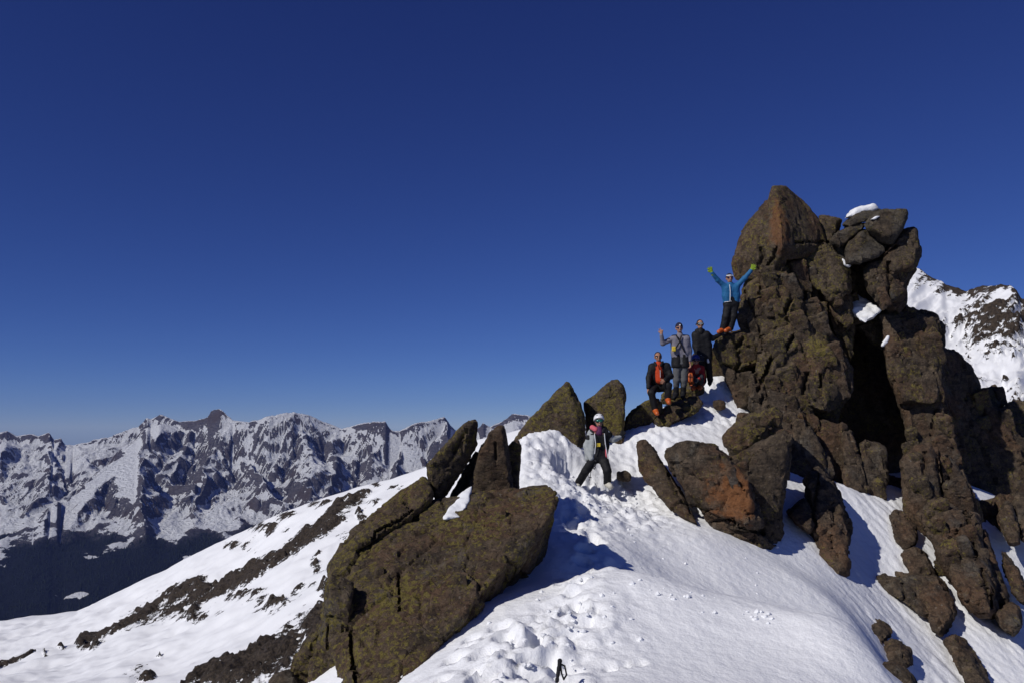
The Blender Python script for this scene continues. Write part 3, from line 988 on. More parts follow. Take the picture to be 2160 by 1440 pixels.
# clefts that can be followed in the rock: (picture line, half width, depth in metres)
CLEFTS = [
    ([(1678, 512), (1711, 510), (1750, 513)], 3.5, 0.30),
    ([(1571, 611), (1575, 631), (1589, 656), (1597, 681), (1607, 711), (1608, 736), (1593, 753)], 3.2, 0.25),
    ([(1606, 575), (1607, 606), (1596, 636)], 3.2, 0.22), ([(1665, 556), (1667, 578), (1657, 603)], 4.0, 0.25),
    ([(1683, 594), (1669, 631), (1656, 661)], 6.0, 0.40), ([(1706, 569), (1696, 625), (1703, 656), (1689, 689), (1656, 736), (1631, 750), (1619, 778), (1600, 822)], 6.0, 0.42),
    ([(1728, 617), (1744, 656), (1756, 694), (1781, 731), (1792, 764)], 6.5, 0.45), ([(1553, 734), (1566, 716)], 6, 0.3), ([(1560, 744), (1563, 762), (1553, 779)], 5, 0.3),
    ([(1702, 788), (1694, 833), (1704, 895)], 7, 0.40), ([(1731, 790), (1732, 835)], 5, 0.3), ([(1667, 794), (1681, 822)], 3, 0.15), ([(1595, 790), (1598, 806)], 5, 0.3),
    ([(1610, 835), (1606, 855)], 5, 0.25), ([(1640, 520), (1632, 545), (1620, 560)], 4, 0.2), ([(1605, 525), (1612, 540), (1600, 562)], 5, 0.2),
    ([(841, 1208), (842, 1245), (843, 1288)], 3.4, 0.22), ([(870, 1076), (842, 1097), (794, 1120), (788, 1135)], 3.6, 0.20), ([(692, 1319), (693, 1367)], 3, 0.15),
    ([(740, 1332), (742, 1375), (751, 1440)], 5, 0.35), ([(1060, 1180), (1085, 1190), (1080, 1220)], 6, 0.12),
    ([(1536, 990), (1562, 1020), (1570, 1036)], 3.6, 0.2), ([(1410, 1000), (1440, 1060), (1480, 1090)], 4, 0.15), ([(1500, 1100), (1545, 1092), (1560, 1112), (1610, 1125)], 4, 0.2),
    ([(1952, 942), (1949, 1000)], 3.2, 0.2), ([(1974, 865), (1964, 920)], 3.4, 0.2), ([(1940, 963), (1952, 1009)], 3.4, 0.2), ([(1977, 969), (1989, 1040)], 5, 0.35), ([(1998, 963), (2010, 1043)], 5, 0.35),
    ([(1727, 1000), (1716, 1076)], 3.6, 0.22), ([(1713, 1086), (1724, 1110)], 5, 0.25), ([(1754, 1130), (1756, 1155)], 3, 0.15), ([(1885, 1270), (1860, 1200), (1880, 1180)], 3, 0.0),
    ([(2035, 1080), (2052, 1130), (2060, 1180)], 5, 0.3), ([(1905, 1230), (1908, 1262)], 3, 0.15), ([(2000, 1140), (2026, 1118)], 3, 0.15), ([(2070, 1200), (2085, 1250), (2092, 1280)], 5, 0.3),
    ([(1873, 555), (1878, 600), (1866, 650)], 5, 0.3), ([(1820, 555), (1860, 545), (1890, 520)], 5, 0.3), ([(1900, 690), (1896, 740)], 3, 0.12), ([(1950, 690), (1942, 730)], 3, 0.12), ([(1910, 790), (1935, 812)], 3, 0.12),
    ([(985, 905), (962, 945), (958, 955)], 3.2, 0.1), ([(1045, 935), (1046, 970)], 3.4, 0.12),
]
def carve(v, q):
    n = vnormals(v, q)
    dep = v @ FWD
    u = CX + FPX * v[:, 0] / dep
    w = CY - FPX * (v @ UPV) / dep
    push = np.zeros(len(v))
    facing = smooth(0.1, -0.25, (n * v).sum(1) / np.linalg.norm(v, axis=1))
    jit = 1.6 * perlin(v * 6.0)
    for line, wd, dp in CLEFTS:
        xs = [p[0] for p in line]; ys = [p[1] for p in line]
        sel = np.nonzero((u > min(xs) - 9) & (u < max(xs) + 9) & (w > min(ys) - 9) & (w < max(ys) + 9))[0]
        if not len(sel):
            continue
        best = np.full(len(sel), 99.0)
        for (x0, y0), (x1, y1) in zip(line[:-1], line[1:]):
            dx, dy = x1 - x0, y1 - y0
            t = np.clip(((u[sel] - x0) * dx + (w[sel] - y0) * dy) / (dx * dx + dy * dy), 0, 1)
            best = np.minimum(best, np.hypot(u[sel] - x0 - t * dx, w[sel] - y0 - t * dy))
        push[sel] = np.maximum(push[sel], 0.62 * dp * (1 - smooth(0.3, 0.85, (best + jit[sel]) / wd)))
    dirn = v / np.linalg.norm(v, axis=1)[:, None]
    return (v + dirn * (push * facing)[:, None]).astype(np.float32)

SEED = [0]
def rock(name, outline, d, thick, label=None, mat=None, parent=None, bulge=0.25, gx=0.0, gy=0.0, facet=None, amp=1.0, bed=(0.3, 0.2, 0.0), back=0.88,
         shift=(0, 0), extra=(), cat='rock', group=None, res=0.0026, grow=1.02, tall=0.9, chips=10):
    SEED[0] += 1
    sd = SEED[0]
    pts = block_points(outline, d, thick, bulge, gx, gy, sd, back, shift, grow) + [at(*e) for e in extra]
    if facet is None:
        sz = np.ptp(np.array(pts), axis=0)
        facet = float(np.clip(np.sort(sz)[1] * 0.42, 0.22, 0.95))
    v, q = rock_verts(pts, max(0.018, res * d), sd, facet, amp, bed, chips, tall)
    v = carve(v, q)
    if parent is not None:
        o = child(name, v, q, mat, parent)
        o.data.set_sharp_from_angle(angle=math.radians(38))
        return o
    c = v.mean(0); c[2] = v[:, 2].min()
    me = mesh_from(name, v - c, q)
    me.set_sharp_from_angle(angle=math.radians(38))
    o = link(name, me, mat, label=label, category=cat, kind='thing')
    o.location = tuple(float(x) for x in c)
    if group:
        o['group'] = group
    return o

R_LICHEN = rock_material('lichen_gneiss', lichen=0.70, rust=0.38, grey=0.30, tone=1.0, seed=1)
R_BOULDER = rock_material('boulder_gneiss', lichen=0.68, rust=0.50, grey=0.50, tone=1.0, seed=2)
R_TOWER = rock_material('crag_gneiss', lichen=0.62, rust=0.42, grey=0.25, tone=1.12, seed=3)
R_RED = rock_material('rusty_gneiss', lichen=0.30, rust=0.85, grey=0.2, tone=1.0, seed=4)
R_GREY = rock_material('grey_schist', lichen=0.30, rust=0.10, grey=1.0, tone=0.85, seed=5, bed=(0.9, 0.5, 0))
R_LOW = rock_material('brown_gneiss', lichen=0.15, rust=0.45, grey=0.45, tone=1.12, seed=6, bed=(0.5, 1.1, 0))
R_RIGHT = rock_material('banded_gneiss', lichen=0.38, rust=0.50, grey=0.35, tone=1.02, seed=7)
R_PEAK = rock_material('peak_gneiss', lichen=0.55, rust=0.62, grey=0.15, tone=1.08, seed=8, patch=(tuple(at(1636, 470, 21.6)), 0.36, 0.45, 0.5))
R_ORANGE = rock_material('broken_gneiss', lichen=0.30, rust=0.45, grey=0.3, tone=1.05, seed=9, patch=(tuple(at(1548, 1045, 14.95)), 0.50, 0.8, 0.8))

# ---- the crag: blocks wedged together into one mass
crag = empty('rock_crag', at(1720, 1150, 21.5), label='tall brown rock tower with pointed top, filling the right side', category='rock tower', kind='thing')
def T(outline, d, thick, mat=R_TOWER, **kw):
    kw.setdefault('gy', -0.004); kw.setdefault('grow', 1.05); kw.setdefault('tall', 1.7)
    return rock('rock_block', outline, d, thick, mat=mat, parent=crag, **kw)

# peak
T([(1629, 391, 22.1), (1657, 392, 22.2), (1680, 412, 22.4), (1700, 432, 22.5), (1728, 464, 22.6), (1744, 500, 22.6), (1744, 516, 22.4), (1700, 545, 22.0), (1640, 550, 21.6), (1612, 520, 21.9), (1606, 470, 22.2), (1618, 425, 22.2)], 22.2, 2.0, R_PEAK, bulge=0.0, facet=0.7, amp=0.6, grow=1.0, chips=0,
  extra=[(1636, 405, 21.9), (1646, 470, 21.45), (1652, 520, 21.3)])
T([(1617, 424, 22.2), (1640, 430, 21.9), (1668, 520, 21.5), (1650, 575, 21.9), (1600, 590, 22.0), (1552, 592, 22.3), (1543, 560, 22.3), (1555, 535, 22.4), (1559, 500, 22.5), (1589, 453, 22.5)], 22.2, 2.2, R_PEAK, bulge=0.0, facet=0.75, amp=0.6, grow=1.0, chips=0,
  extra=[(1610, 500, 21.9), (1610, 560, 21.9)])
T([(1729, 456), (1752, 455), (1776, 463), (1768, 492), (1748, 520), (1725, 510)], 22.9, 1.2, bulge=0.2)
# roof of slabs on the right
T([(1776, 474), (1805, 449), (1851, 440), (1862, 444), (1832, 466), (1784, 480)], 22.2, 1.7, R_GREY, bulge=0.12, amp=0.6, facet=0.4)
T([(1824, 471), (1854, 449), (1909, 445), (1916, 453), (1910, 474), (1891, 497), (1884, 516), (1860, 510), (1830, 486)], 21.9, 1.6, R_GREY, bulge=0.35, shift=(6, -6), facet=0.6, amp=0.7)
T([(1763, 492), (1800, 472), (1826, 467), (1824, 478), (1808, 491), (1778, 522), (1754, 512)], 22.1, 1.4, R_GREY, bulge=0.15)
T([(1786, 520), (1821, 484), (1873, 507), (1875, 516), (1857, 537), (1821, 553), (1786, 556)], 21.9, 1.5, R_GREY, bulge=0.3, shift=(-4, 6))
T([(1754, 512), (1782, 505), (1788, 552), (1782, 566), (1764, 540)], 22.3, 1.2, R_GREY, bulge=0.15)
T([(1895, 498), (1912, 482), (1928, 480), (1934, 523), (1938, 533), (1928, 566), (1900, 580), (1870, 575), (1860, 540), (1882, 526)], 21.9, 1.9, R_RIGHT, bulge=0.3)
T([(1824, 569), (1833, 552), (1870, 538), (1905, 545), (1926, 566), (1912, 602), (1900, 630), (1854, 640), (1827, 614)], 21.9, 2.0, R_RIGHT, bulge=0.35)
T([(1850, 605), (1908, 585), (1910, 645), (1890, 662), (1866, 655), (1848, 640)], 22.2, 1.8, R_RIGHT, bulge=0.2)
# upper body
T([(1600, 580), (1631, 548), (1671, 541), (1714, 547), (1711, 578), (1700, 636), (1705, 665), (1671, 715), (1601, 712), (1573, 660), (1569, 610)], 22.0, 2.4, bulge=0.35, shift=(-8, 0), facet=0.8)
T([(1569, 612), (1590, 575), (1612, 600), (1612, 690), (1600, 712), (1572, 700), (1560, 655)], 22.0, 1.8, bulge=0.15)
T([(1660, 520), (1714, 508), (1756, 515), (1786, 560), (1792, 605), (1760, 640), (1726, 620), (1700, 560)], 22.2, 1.6, bulge=0.3)
T([(1744, 600), (1790, 590), (1794, 640), (1800, 672), (1790, 700), (1764, 676), (1745, 650)], 22.2, 1.6, bulge=0.25)
T([(1715, 560), (1740, 560), (1752, 600), (1745, 650), (1730, 690), (1708, 668)], 22.2, 1.4, bulge=0.15)
# shoulder under the blue jacket
T([(1512, 712), (1524, 702), (1561, 699), (1600, 706), (1606, 767), (1560, 782), (1518, 765), (1505, 738)], 21.55, 2.0, R_LICHEN, bulge=0.25, chips=4)
T([(1515, 760), (1565, 765), (1590, 800), (1600, 860), (1560, 865), (1540, 820)], 21.5, 1.8, R_LOW, bulge=0.25)
# centre of the body
T([(1600, 715), (1671, 690), (1712, 674), (1745, 690), (1775, 740), (1795, 785), (1797, 820), (1770, 858), (1740, 880), (1680, 860), (1620, 820), (1604, 770)], 21.1, 2.8, bulge=0.5, shift=(-10, -6), facet=0.85)
T([(1640, 700), (1672, 690), (1690, 720), (1660, 765), (1630, 790), (1620, 750)], 20.85, 1.4, bulge=0.15)
T([(1600, 765), (1625, 760), (1632, 800), (1610, 850), (1596, 820)], 20.9, 1.5, bulge=0.15)
T([(1580, 790), (1650, 770), (1710, 800), (1712, 870), (1690, 930), (1650, 945), (1600, 905), (1580, 860)], 20.7, 2.6, R_LOW, bulge=0.4)
T([(1700, 830), (1765, 830), (1770, 860), (1750, 892), (1728, 930), (1712, 960), (1700, 900)], 21.4, 1.6, R_RED, bulge=0.2)
T([(1650, 880), (1700, 860), (1712, 940), (1708, 1000), (1672, 1010), (1650, 960)], 20.6, 2.0, R_RED, bulge=0.2, gx=0.012)
# the shaded cleft and what stands in it
T([(1690, 600), (1850, 620), (1990, 690), (2010, 1000), (1990, 1110), (1700, 1080), (1690, 850)], 24.6, 2.5, R_RIGHT, bulge=0.3, facet=0.95, res=0.0032)
T([(1776, 912), (1795, 905), (1806, 951), (1818, 969), (1832, 1035), (1778, 1030)], 19.4, 1.4, R_LOW, bulge=0.12)
T([(1814, 940), (1830, 930), (1868, 938), (1874, 1009), (1858, 1060), (1828, 1050)], 19.5, 1.4, R_LOW, bulge=0.15)
# right column
T([(1805, 690), (1851, 657), (1877, 663), (1874, 700), (1862, 736), (1836, 716)], 23.0, 1.4, bulge=0.2)
T([(1856, 664), (1882, 655), (1912, 651), (1952, 662), (1972, 669), (1979, 712), (1988, 812), (1990, 850), (1895, 850), (1878, 800), (1868, 735)], 22.1, 2.4, R_RIGHT, bulge=0.35, facet=0.8)
T([(1885, 800), (1986, 800), (1996, 902), (1992, 942), (1960, 955), (1928, 950), (1898, 862)], 21.8, 2.4, R_RIGHT, bulge=0.3, facet=0.8)
T([(1900, 975), (1928, 945), (1960, 940), (1978, 990), (1985, 1080), (1990, 1130), (1950, 1135), (1903, 1075), (1898, 1005)], 18.9, 2.4, R_LOW, bulge=0.35)
T([(1955, 945), (1995, 950), (2026, 994), (2036, 1030), (2060, 1072), (2058, 1118), (2020, 1140), (1985, 1110), (1968, 1020)], 19.0, 2.4, R_LOW, bulge=0.3)
T([(1930, 1080), (1990, 1060), (2056, 1105), (2062, 1160), (2066, 1235), (2104, 1290), (2090, 1302), (2048, 1274), (2003, 1218), (1975, 1165)], 16.9, 2.4, R_LOW, bulge=0.3, gy=-0.010)
T([(2040, 1080), (2062, 1085), (2066, 1150), (2080, 1230), (2070, 1240), (2052, 1180)], 17.4, 1.6, R_LOW, bulge=0.12)
# shaded flank on the far right
T([(1975, 720), (1990, 733), (2020, 747), (2048, 778), (2066, 812), (2078, 850), (2070, 960), (1985, 950)], 24.6, 2.5, R_RIGHT, bulge=0.15, gx=0.006)
T([(1990, 900), (2080, 850), (2112, 900), (2170, 930), (2190, 1080), (2100, 1110), (2040, 1090), (1990, 1000)], 24.0, 2.5, R_RIGHT, bulge=0.15)
T([(2068, 825), (2075, 820), (2099, 813), (2118, 842), (2108, 890), (2085, 895)], 26.5, 1.6, R_TOWER, bulge=0.2)
T([(2104, 880), (2130, 850), (2160, 846), (2230, 900), (2230, 1010), (2140, 1000), (2108, 930)], 25.5, 2.5, R_TOWER, bulge=0.3)
T([(2000, 1060), (2100, 1060), (2200, 1050), (2230, 1180), (2180, 1230), (2080, 1180)], 20.2, 2.4, R_RIGHT, bulge=0.15)
# core of the mass, seen only in the joints
T([(1590, 520), (1740, 480), (1800, 560), (1800, 700), (1760, 900), (1640, 930), (1560, 830), (1570, 640)], 22.6, 2.2, R_TOWER, bulge=0.1, facet=0.9, res=0.0032)
T([(1770, 500), (1900, 490), (1915, 560), (1890, 660), (1800, 640)], 23.4, 1.8, R_RIGHT, bulge=0.1)
# base hidden behind the nearer rocks
T([(1560, 870), (1700, 900), (1760, 1000), (1700, 1120), (1620, 1100), (1560, 980)], 19.0, 2.6, R_LOW, bulge=0.1)
T([(1700, 980), (1770, 960), (1900, 1010), (1960, 1120), (1880, 1040), (1760, 1030)], 20.6, 2.0, R_LOW, bulge=0.1)

T([(1640, 900), (1700, 880), (1785, 900), (1790, 1010), (1740, 1050), (1660, 1040)], 19.9, 2.2, R_RED, bulge=0.15)
# ---- wedged stones and broken ledges that share the joints of the mass
def jointed(parent, spots, mats, seed, size=(0.22, 0.62)):
    rs = np.random.RandomState(seed)
    dg = bpy.context.evaluated_depsgraph_get()
    dg.update()
    bx = np.array((0.95, -0.10, 0.28)); bx /= np.linalg.norm(bx)
    bz = np.array((-0.26, -0.22, 0.94)); bz -= bx * (bz @ bx); bz /= np.linalg.norm(bz)
    by = np.cross(bz, bx)
    for (px, py, k) in spots:
        o = Vector((0, 0, 0)); dr = Vector(at(px, py, 1.0)).normalized()
        hit, loc, nrm, idx, ob, mt = SC.ray_cast(dg, o, dr)
        if not hit or ob.parent is None or ob.parent != parent:
            continue
        c = np.array(loc) + np.array(dr) * 0.05
        s = rs.uniform(*size) * k
        hx, hy, hz = s * rs.uniform(0.25, 0.5), s * rs.uniform(0.18, 0.30), s * rs.uniform(0.4, 0.95)
        pts = []
        for sx in (-1, 1):
            for sy in (-1, 1):
                for sz in (-1, 1):
                    q = rs.uniform(0.6, 1.0, 3)
                    pts.append(c + bx * sx * hx * q[0] + by * sy * hy * q[1] + bz * sz * hz * q[2])
        v, q = rock_verts(pts, 0.045, 500 + seed * 100 + int(px + py), s * 0.6, 0.8, chips=4)
        ch = child('rock_block', v, q, mats[rs.randint(len(mats))], parent)
        ch.data.set_sharp_from_angle(angle=math.radians(38))

_rs = np.random.RandomState(77)
_spots = [(_rs.uniform(1560, 1800), _rs.uniform(540, 900), 1.0) for _ in range(60)] + [(_rs.uniform(1850, 2060), _rs.uniform(520, 1260), 1.0) for _ in range(46)] + [(_rs.uniform(1980, 2160), _rs.uniform(800, 1200), 1.2) for _ in range(24)]
jointed(crag, _spots, [R_TOWER, R_TOWER, R_RIGHT, R_LOW], 1)

# ---- loose rocks round the crag, one by one
rock('boulder', [(1520, 920), (1545, 896), (1582, 874), (1634, 858), (1648, 876), (1640, 905), (1604, 958), (1560, 968), (1532, 958)], 18.0, 1.6, 'lichen-dusted wedge of rock perched above the orange-faced boulder', R_TOWER, bulge=0.3)
orange = empty('boulder', at(1530, 1130, 16), label='big brown boulder with a rust-orange broken face', category='rock', kind='thing')
rock('rock_block', [(1404, 948), (1450, 930), (1510, 938), (1570, 990), (1600, 1060), (1610, 1120), (1560, 1115), (1500, 1098), (1480, 1082), (1410, 990)], 15.6, 2.0, mat=R_ORANGE, parent=orange, bulge=0.45, facet=0.75, gx=-0.003, shift=(6, 6))
rock('rock_block', [(1540, 965), (1590, 955), (1650, 905), (1668, 915), (1655, 960), (1640, 1010), (1648, 1090), (1645, 1152), (1612, 1170), (1560, 1120), (1545, 1040)], 15.9, 1.6, mat=R_ORANGE, parent=orange, bulge=0.3, facet=0.6)
rock('rock_block', [(1478, 1075), (1560, 1090), (1640, 1150), (1612, 1172), (1560, 1150), (1500, 1118)], 15.4, 1.6, mat=R_LOW, parent=orange, bulge=0.15)
rock('rock_slab', [(1346, 935), (1358, 927), (1372, 938), (1420, 1010), (1455, 1070), (1478, 1112), (1440, 1095), (1385, 1040), (1344, 990)], 16.3, 0.9, 'narrow brown slab leaning out of the snow right of the woman', R_RED, chips=2, amp=0.7, bulge=0.15, gy=-0.010)
rock('rock', [(1300, 998), (1318, 990), (1332, 1000), (1330, 1016), (1302, 1012)], 17.2, 0.5, 'small dark stone in the snow beside the woman', R_LOW, bulge=0.12)

jointed(orange, [(_rs.uniform(1420, 1640), _rs.uniform(950, 1140), 0.8) for _ in range(9)], [R_ORANGE, R_LOW], 2, (0.2, 0.45))

# ---- ridge rocks behind the woman and under the men
rock('rock_spike', [(1195, 803), (1203, 806), (1222, 848), (1232, 875), (1236, 930), (1222, 955), (1100, 965), (1080, 935), (1100, 903), (1148, 850), (1172, 826), (1183, 815)], 18.4, 1.1, 'pointed triangular rock with yellow lichen left of the woman', R_LICHEN, chips=0, amp=0.5, bulge=0.22, gy=-0.004)
rock('rock_spike', [(1300, 797), (1308, 806), (1317, 812), (1321, 825), (1318, 865), (1314, 975), (1248, 985), (1236, 890), (1232, 850), (1280, 808)], 19.15, 1.0, 'pointed rock with steep right edge directly behind the woman', R_LICHEN, chips=0, amp=0.5, bulge=0.2, gx=-0.004)
rock('rock_slab', [(1316, 895), (1330, 868), (1365, 843), (1392, 838), (1400, 870), (1380, 910), (1318, 925)], 19.7, 1.2, 'sloping lichen slab behind the seated man', R_LICHEN, chips=2, amp=0.7, bulge=0.2)
rock('boulder', [(1372, 905), (1376, 882), (1400, 860), (1430, 845), (1468, 838), (1482, 850), (1470, 868), (1440, 885), (1400, 908)], 19.85, 1.3, 'rounded lichen boulder under the boots of the seated man', R_LICHEN, bulge=0.25, gy=-0.010)
rock('rock', [(1502, 846), (1515, 840), (1530, 846), (1532, 860), (1518, 868), (1505, 862)], 20.5, 0.5, 'fist-like stone poking out of the upper snow patch', R_LOW, bulge=0.12)
rock('boulder', [(1390, 850), (1400, 826), (1440, 818), (1475, 812), (1486, 822), (1470, 842), (1440, 852)], 21.2, 1.6, 'low rock behind the boots of the standing men', R_TOWER, bulge=0.15)
rock('boulder', [(1448, 790), (1458, 752), (1470, 742), (1500, 733), (1530, 738), (1535, 800), (1450, 830)], 22.6, 1.4, 'mossy rock shoulder behind the crouching person', R_LICHEN, bulge=0.15)

# ---- the big boulder on the left and the slabs on it
big = empty('boulder', at(930, 1440, 10.5), label='huge lichen-covered boulder at the left edge of the snow', category='rock', kind='thing')
def B(outline, d, thick, mat=R_BOULDER, **kw):
    return rock('rock_block', outline, d, thick, mat=mat, parent=big, res=0.0025, **kw)
B([(702, 1195, 11.2), (742, 1120, 11.8), (800, 1082, 12.2), (900, 1062, 12.4), (1040, 1042, 12.3), (1150, 1020, 12.2), (1176, 1050, 11.7), (1168, 1075, 11.5),
   (1100, 1160, 10.75), (1013, 1245, 10.05), (927, 1340, 9.45), (862, 1425, 8.95), (800, 1500, 8.7), (690, 1450, 9.5), (690, 1300, 10.4)], 10.8, 2.2, bulge=0.0, back=0.80, facet=1.0, amp=0.62,
  extra=[(1148, 1180, 12.6), (1122, 1240, 12.4), (1060, 1310, 11.6), (1000, 1360, 11.0), (900, 1460, 10.2), (1160, 1100, 12.9)])
B([(706, 1190), (742, 1118), (800, 1074), (850, 1032), (895, 1006), (912, 1020), (914, 1052), (880, 1090), (790, 1130)], 12.0, 1.6, R_LICHEN, bulge=0.15, gy=-0.006, facet=0.6, amp=0.7)
B([(650, 1440), (652, 1380), (668, 1330), (690, 1290), (700, 1210), (745, 1230), (735, 1340), (738, 1440), (735, 1520), (660, 1520)], 10.2, 1.6, bulge=0.2, facet=0.6)
B([(590, 1440), (625, 1400), (660, 1340), (690, 1300), (690, 1450), (600, 1480)], 11.2, 1.5, R_LICHEN, bulge=0.15)
B([(752, 1430), (770, 1412), (800, 1408), (815, 1425), (810, 1470), (755, 1480)], 9.3, 0.8, R_LICHEN, bulge=0.12)
jointed(big, [(_rs.uniform(720, 1100), _rs.uniform(1080, 1400), 0.7) for _ in range(14)], [R_BOULDER], 3, (0.15, 0.40))
rock('rock', [(560, 1452), (575, 1425), (605, 1410), (622, 1425), (628, 1460)], 10.8, 0.9, 'low dark rock in the bottom corner left of the huge boulder', R_LOW, bulge=0.15)
rock('rock', [(745, 1376), (760, 1364), (775, 1372), (770, 1384), (750, 1386)], 11.6, 0.4, 'small stone lying in the gap of the huge boulder', R_LICHEN, bulge=0.06)
rock('rock_slab', [(1003, 884), (1008, 890), (1005, 935), (985, 975), (960, 1015), (935, 1055), (920, 1078), (912, 1050), (900, 1005), (899, 978), (940, 940), (985, 890)], 13.2, 0.7, 'tilted blade-like slab leaning right on the huge boulder', R_LICHEN, chips=2, amp=0.7, bulge=0.14, gx=0.004, facet=0.5)
rock('rock_spike', [(1050, 896), (1062, 897), (1068, 918), (1072, 960), (1078, 1010), (1085, 1050), (985, 1075), (975, 1050), (998, 985), (1012, 950), (1030, 912)], 13.4, 0.7, 'rust-red upright slab in the middle of the huge boulder top', R_RED, chips=0, amp=0.5, bulge=0.2, facet=0.5)
rock('rock_slab', [(935, 1085), (950, 1040), (985, 985), (1005, 945), (1012, 975), (1000, 1040), (985, 1080)], 13.7, 0.5, 'grey leaning slab wedged between the two upright slabs', R_GREY, chips=2, amp=0.7, bulge=0.08, gx=0.004)
rock('rock_spike', [(1066, 945), (1080, 928), (1096, 925), (1100, 945), (1096, 1000), (1092, 1050), (1070, 1050)], 13.9, 0.6, 'short dark block right of the rust-red upright slab', R_LICHEN, chips=0, amp=0.5, bulge=0.1)

# ---- rocks standing out of the steep gullies, lower right
def gd(py):
    return 18.7 - (py - 1090) * 0.0120
def G(outline, label, thick=1.0, lift=0.35, name='rock', mat=R_LOW, **kw):
    base = max(p[1] for p in outline)
    kw.setdefault('gy', -0.008)
    cy = sum(p[1] for p in outline) / len(outline)
    return rock(name, outline, gd(cy) - lift, thick, label, mat, **kw)
G([(1702, 1012), (1716, 985), (1732, 988), (1756, 1012), (1762, 1046), (1783, 1086), (1794, 1122), (1794, 1183), (1791, 1212), (1764, 1222), (1722, 1172), (1714, 1130), (1700, 1060)], 'tall split rock pillar between the two snow gullies', 1.8, 2.1, 'rock_pillar', bulge=0.3, gy=-0.006)
G([(1659, 1078), (1696, 1048), (1712, 1070), (1720, 1100), (1710, 1125), (1680, 1105)], 'red-tinged rock against the left side of the tall pillar', 0.9, 2.3, mat=R_RED)
G([(1876, 1090), (1888, 1074), (1906, 1079), (1930, 1108), (1936, 1144), (1922, 1158), (1900, 1160), (1884, 1128)], 'upright egg-shaped rock at the top of the gully', 0.8)
G([(1898, 1166), (1928, 1152), (1954, 1165), (1971, 1212), (1966, 1228), (1926, 1228), (1906, 1192)], 'grey rounded rock below the egg-shaped one', 0.9, 0.35)
G([(1846, 1214), (1868, 1207), (1950, 1222), (1972, 1213), (1992, 1226), (2009, 1275), (2012, 1296), (1962, 1308), (1934, 1294), (1910, 1267), (1856, 1234)], 'wide wedge rock with a dark cut left end across the gully', 1.1, 0.5)
G([(1960, 1290), (1972, 1259), (2006, 1269), (2012, 1300), (1999, 1332), (1984, 1341), (1965, 1326)], 'rounded block hanging under the wide wedge rock', 0.8, 0.5)
G([(1820, 1308), (1846, 1302), (1875, 1318), (1880, 1331), (1868, 1350), (1852, 1386), (1832, 1350)], 'brown rock beside the tip of the snow lip', 0.9, 1.2)
G([(1852, 1360), (1880, 1346), (1897, 1352), (1918, 1367), (1922, 1400), (1904, 1414), (1872, 1398)], 'rough lumpy rock just below the snow lip', 0.9, 1.2)
G([(1788, 1412), (1828, 1395), (1876, 1393), (1906, 1400), (1926, 1424), (1944, 1456), (1900, 1490), (1780, 1470)], 'flat brown rock at the bottom edge beneath the snow lip', 1.2, 2.2, gy=-0.004)
G([(1990, 1351), (2009, 1338), (2037, 1348), (2066, 1396), (2092, 1450), (2060, 1480), (2030, 1430), (2005, 1378)], 'long slab cutting down between two gullies at bottom', 1.0, 0.3, 'rock_slab')
G([(2057, 1150), (2076, 1110), (2092, 1160), (2104, 1214), (2130, 1270), (2098, 1286), (2080, 1245)], 'thin rusty slab along the right gully', 0.8, 0.2, 'rock_slab', mat=R_RED)
G([(2100, 1295), (2128, 1268), (2147, 1275), (2157, 1322), (2138, 1344), (2110, 1322)], 'cluster stone at the right edge above the last gully', 0.8, 0.2)
G([(2103, 1088), (2116, 1062), (2130, 1054), (2138, 1062), (2150, 1146), (2130, 1150), (2116, 1122)], 'tilted grey stone in the shade at the right edge', 0.7, -0.6)
G([(2134, 1060), (2150, 1040), (2200, 1050), (2200, 1150), (2155, 1140)], 'rock cut by the right edge under the shaded flank', 0.8, -0.8)
G([(2110, 1156), (2136, 1182), (2162, 1232), (2170, 1280), (2142, 1258), (2118, 1200)], 'leaning dark slab at the right edge beside the narrow snow strip', 0.8, 0.0, 'rock_slab')

# ---- snow lying on the rocks
def snow_patch(name, outline, d, thick, label, bulge=0.12, gx=0.0, gy=0.0, shift=(0, 0), extra=()):
    SEED[0] += 1
    pts = block_points(outline, d, thick, bulge, gx, gy, SEED[0], 0.9, shift) + [at(*e) for e in extra]
    h = max(0.016, 0.0018 * d)
    v, q = rock_verts(pts, h, SEED[0], 0.5, 0.0)
    n = vnormals(v, q)
    sz = min(1.0, float(np.sort(np.ptp(v, axis=0))[1]) / 1.3)
    v = v + n * (0.14 * sz * fbm(v / 0.30, 3) + 0.04 * sz * fbm(v / 0.1 + 4, 2))[:, None]
    # soften
    for k in range(2):
        acc = np.zeros_like(v); cnt = np.zeros(len(v))
        for a in range(4):
            np.add.at(acc, q[:, a], v[q[:, (a + 1) % 4]] + v[q[:, a - 1]]); np.add.at(cnt, q[:, a], 2)
        v = v * 0.4 + 0.6 * acc / cnt[:, None]
    c = v.mean(0); c[2] = v[:, 2].min()
    o = link(name, mesh_from(name, v - c, q), SNOW, label=label, category='snow patch', kind='stuff')
    o.location = tuple(float(x) for x in c)

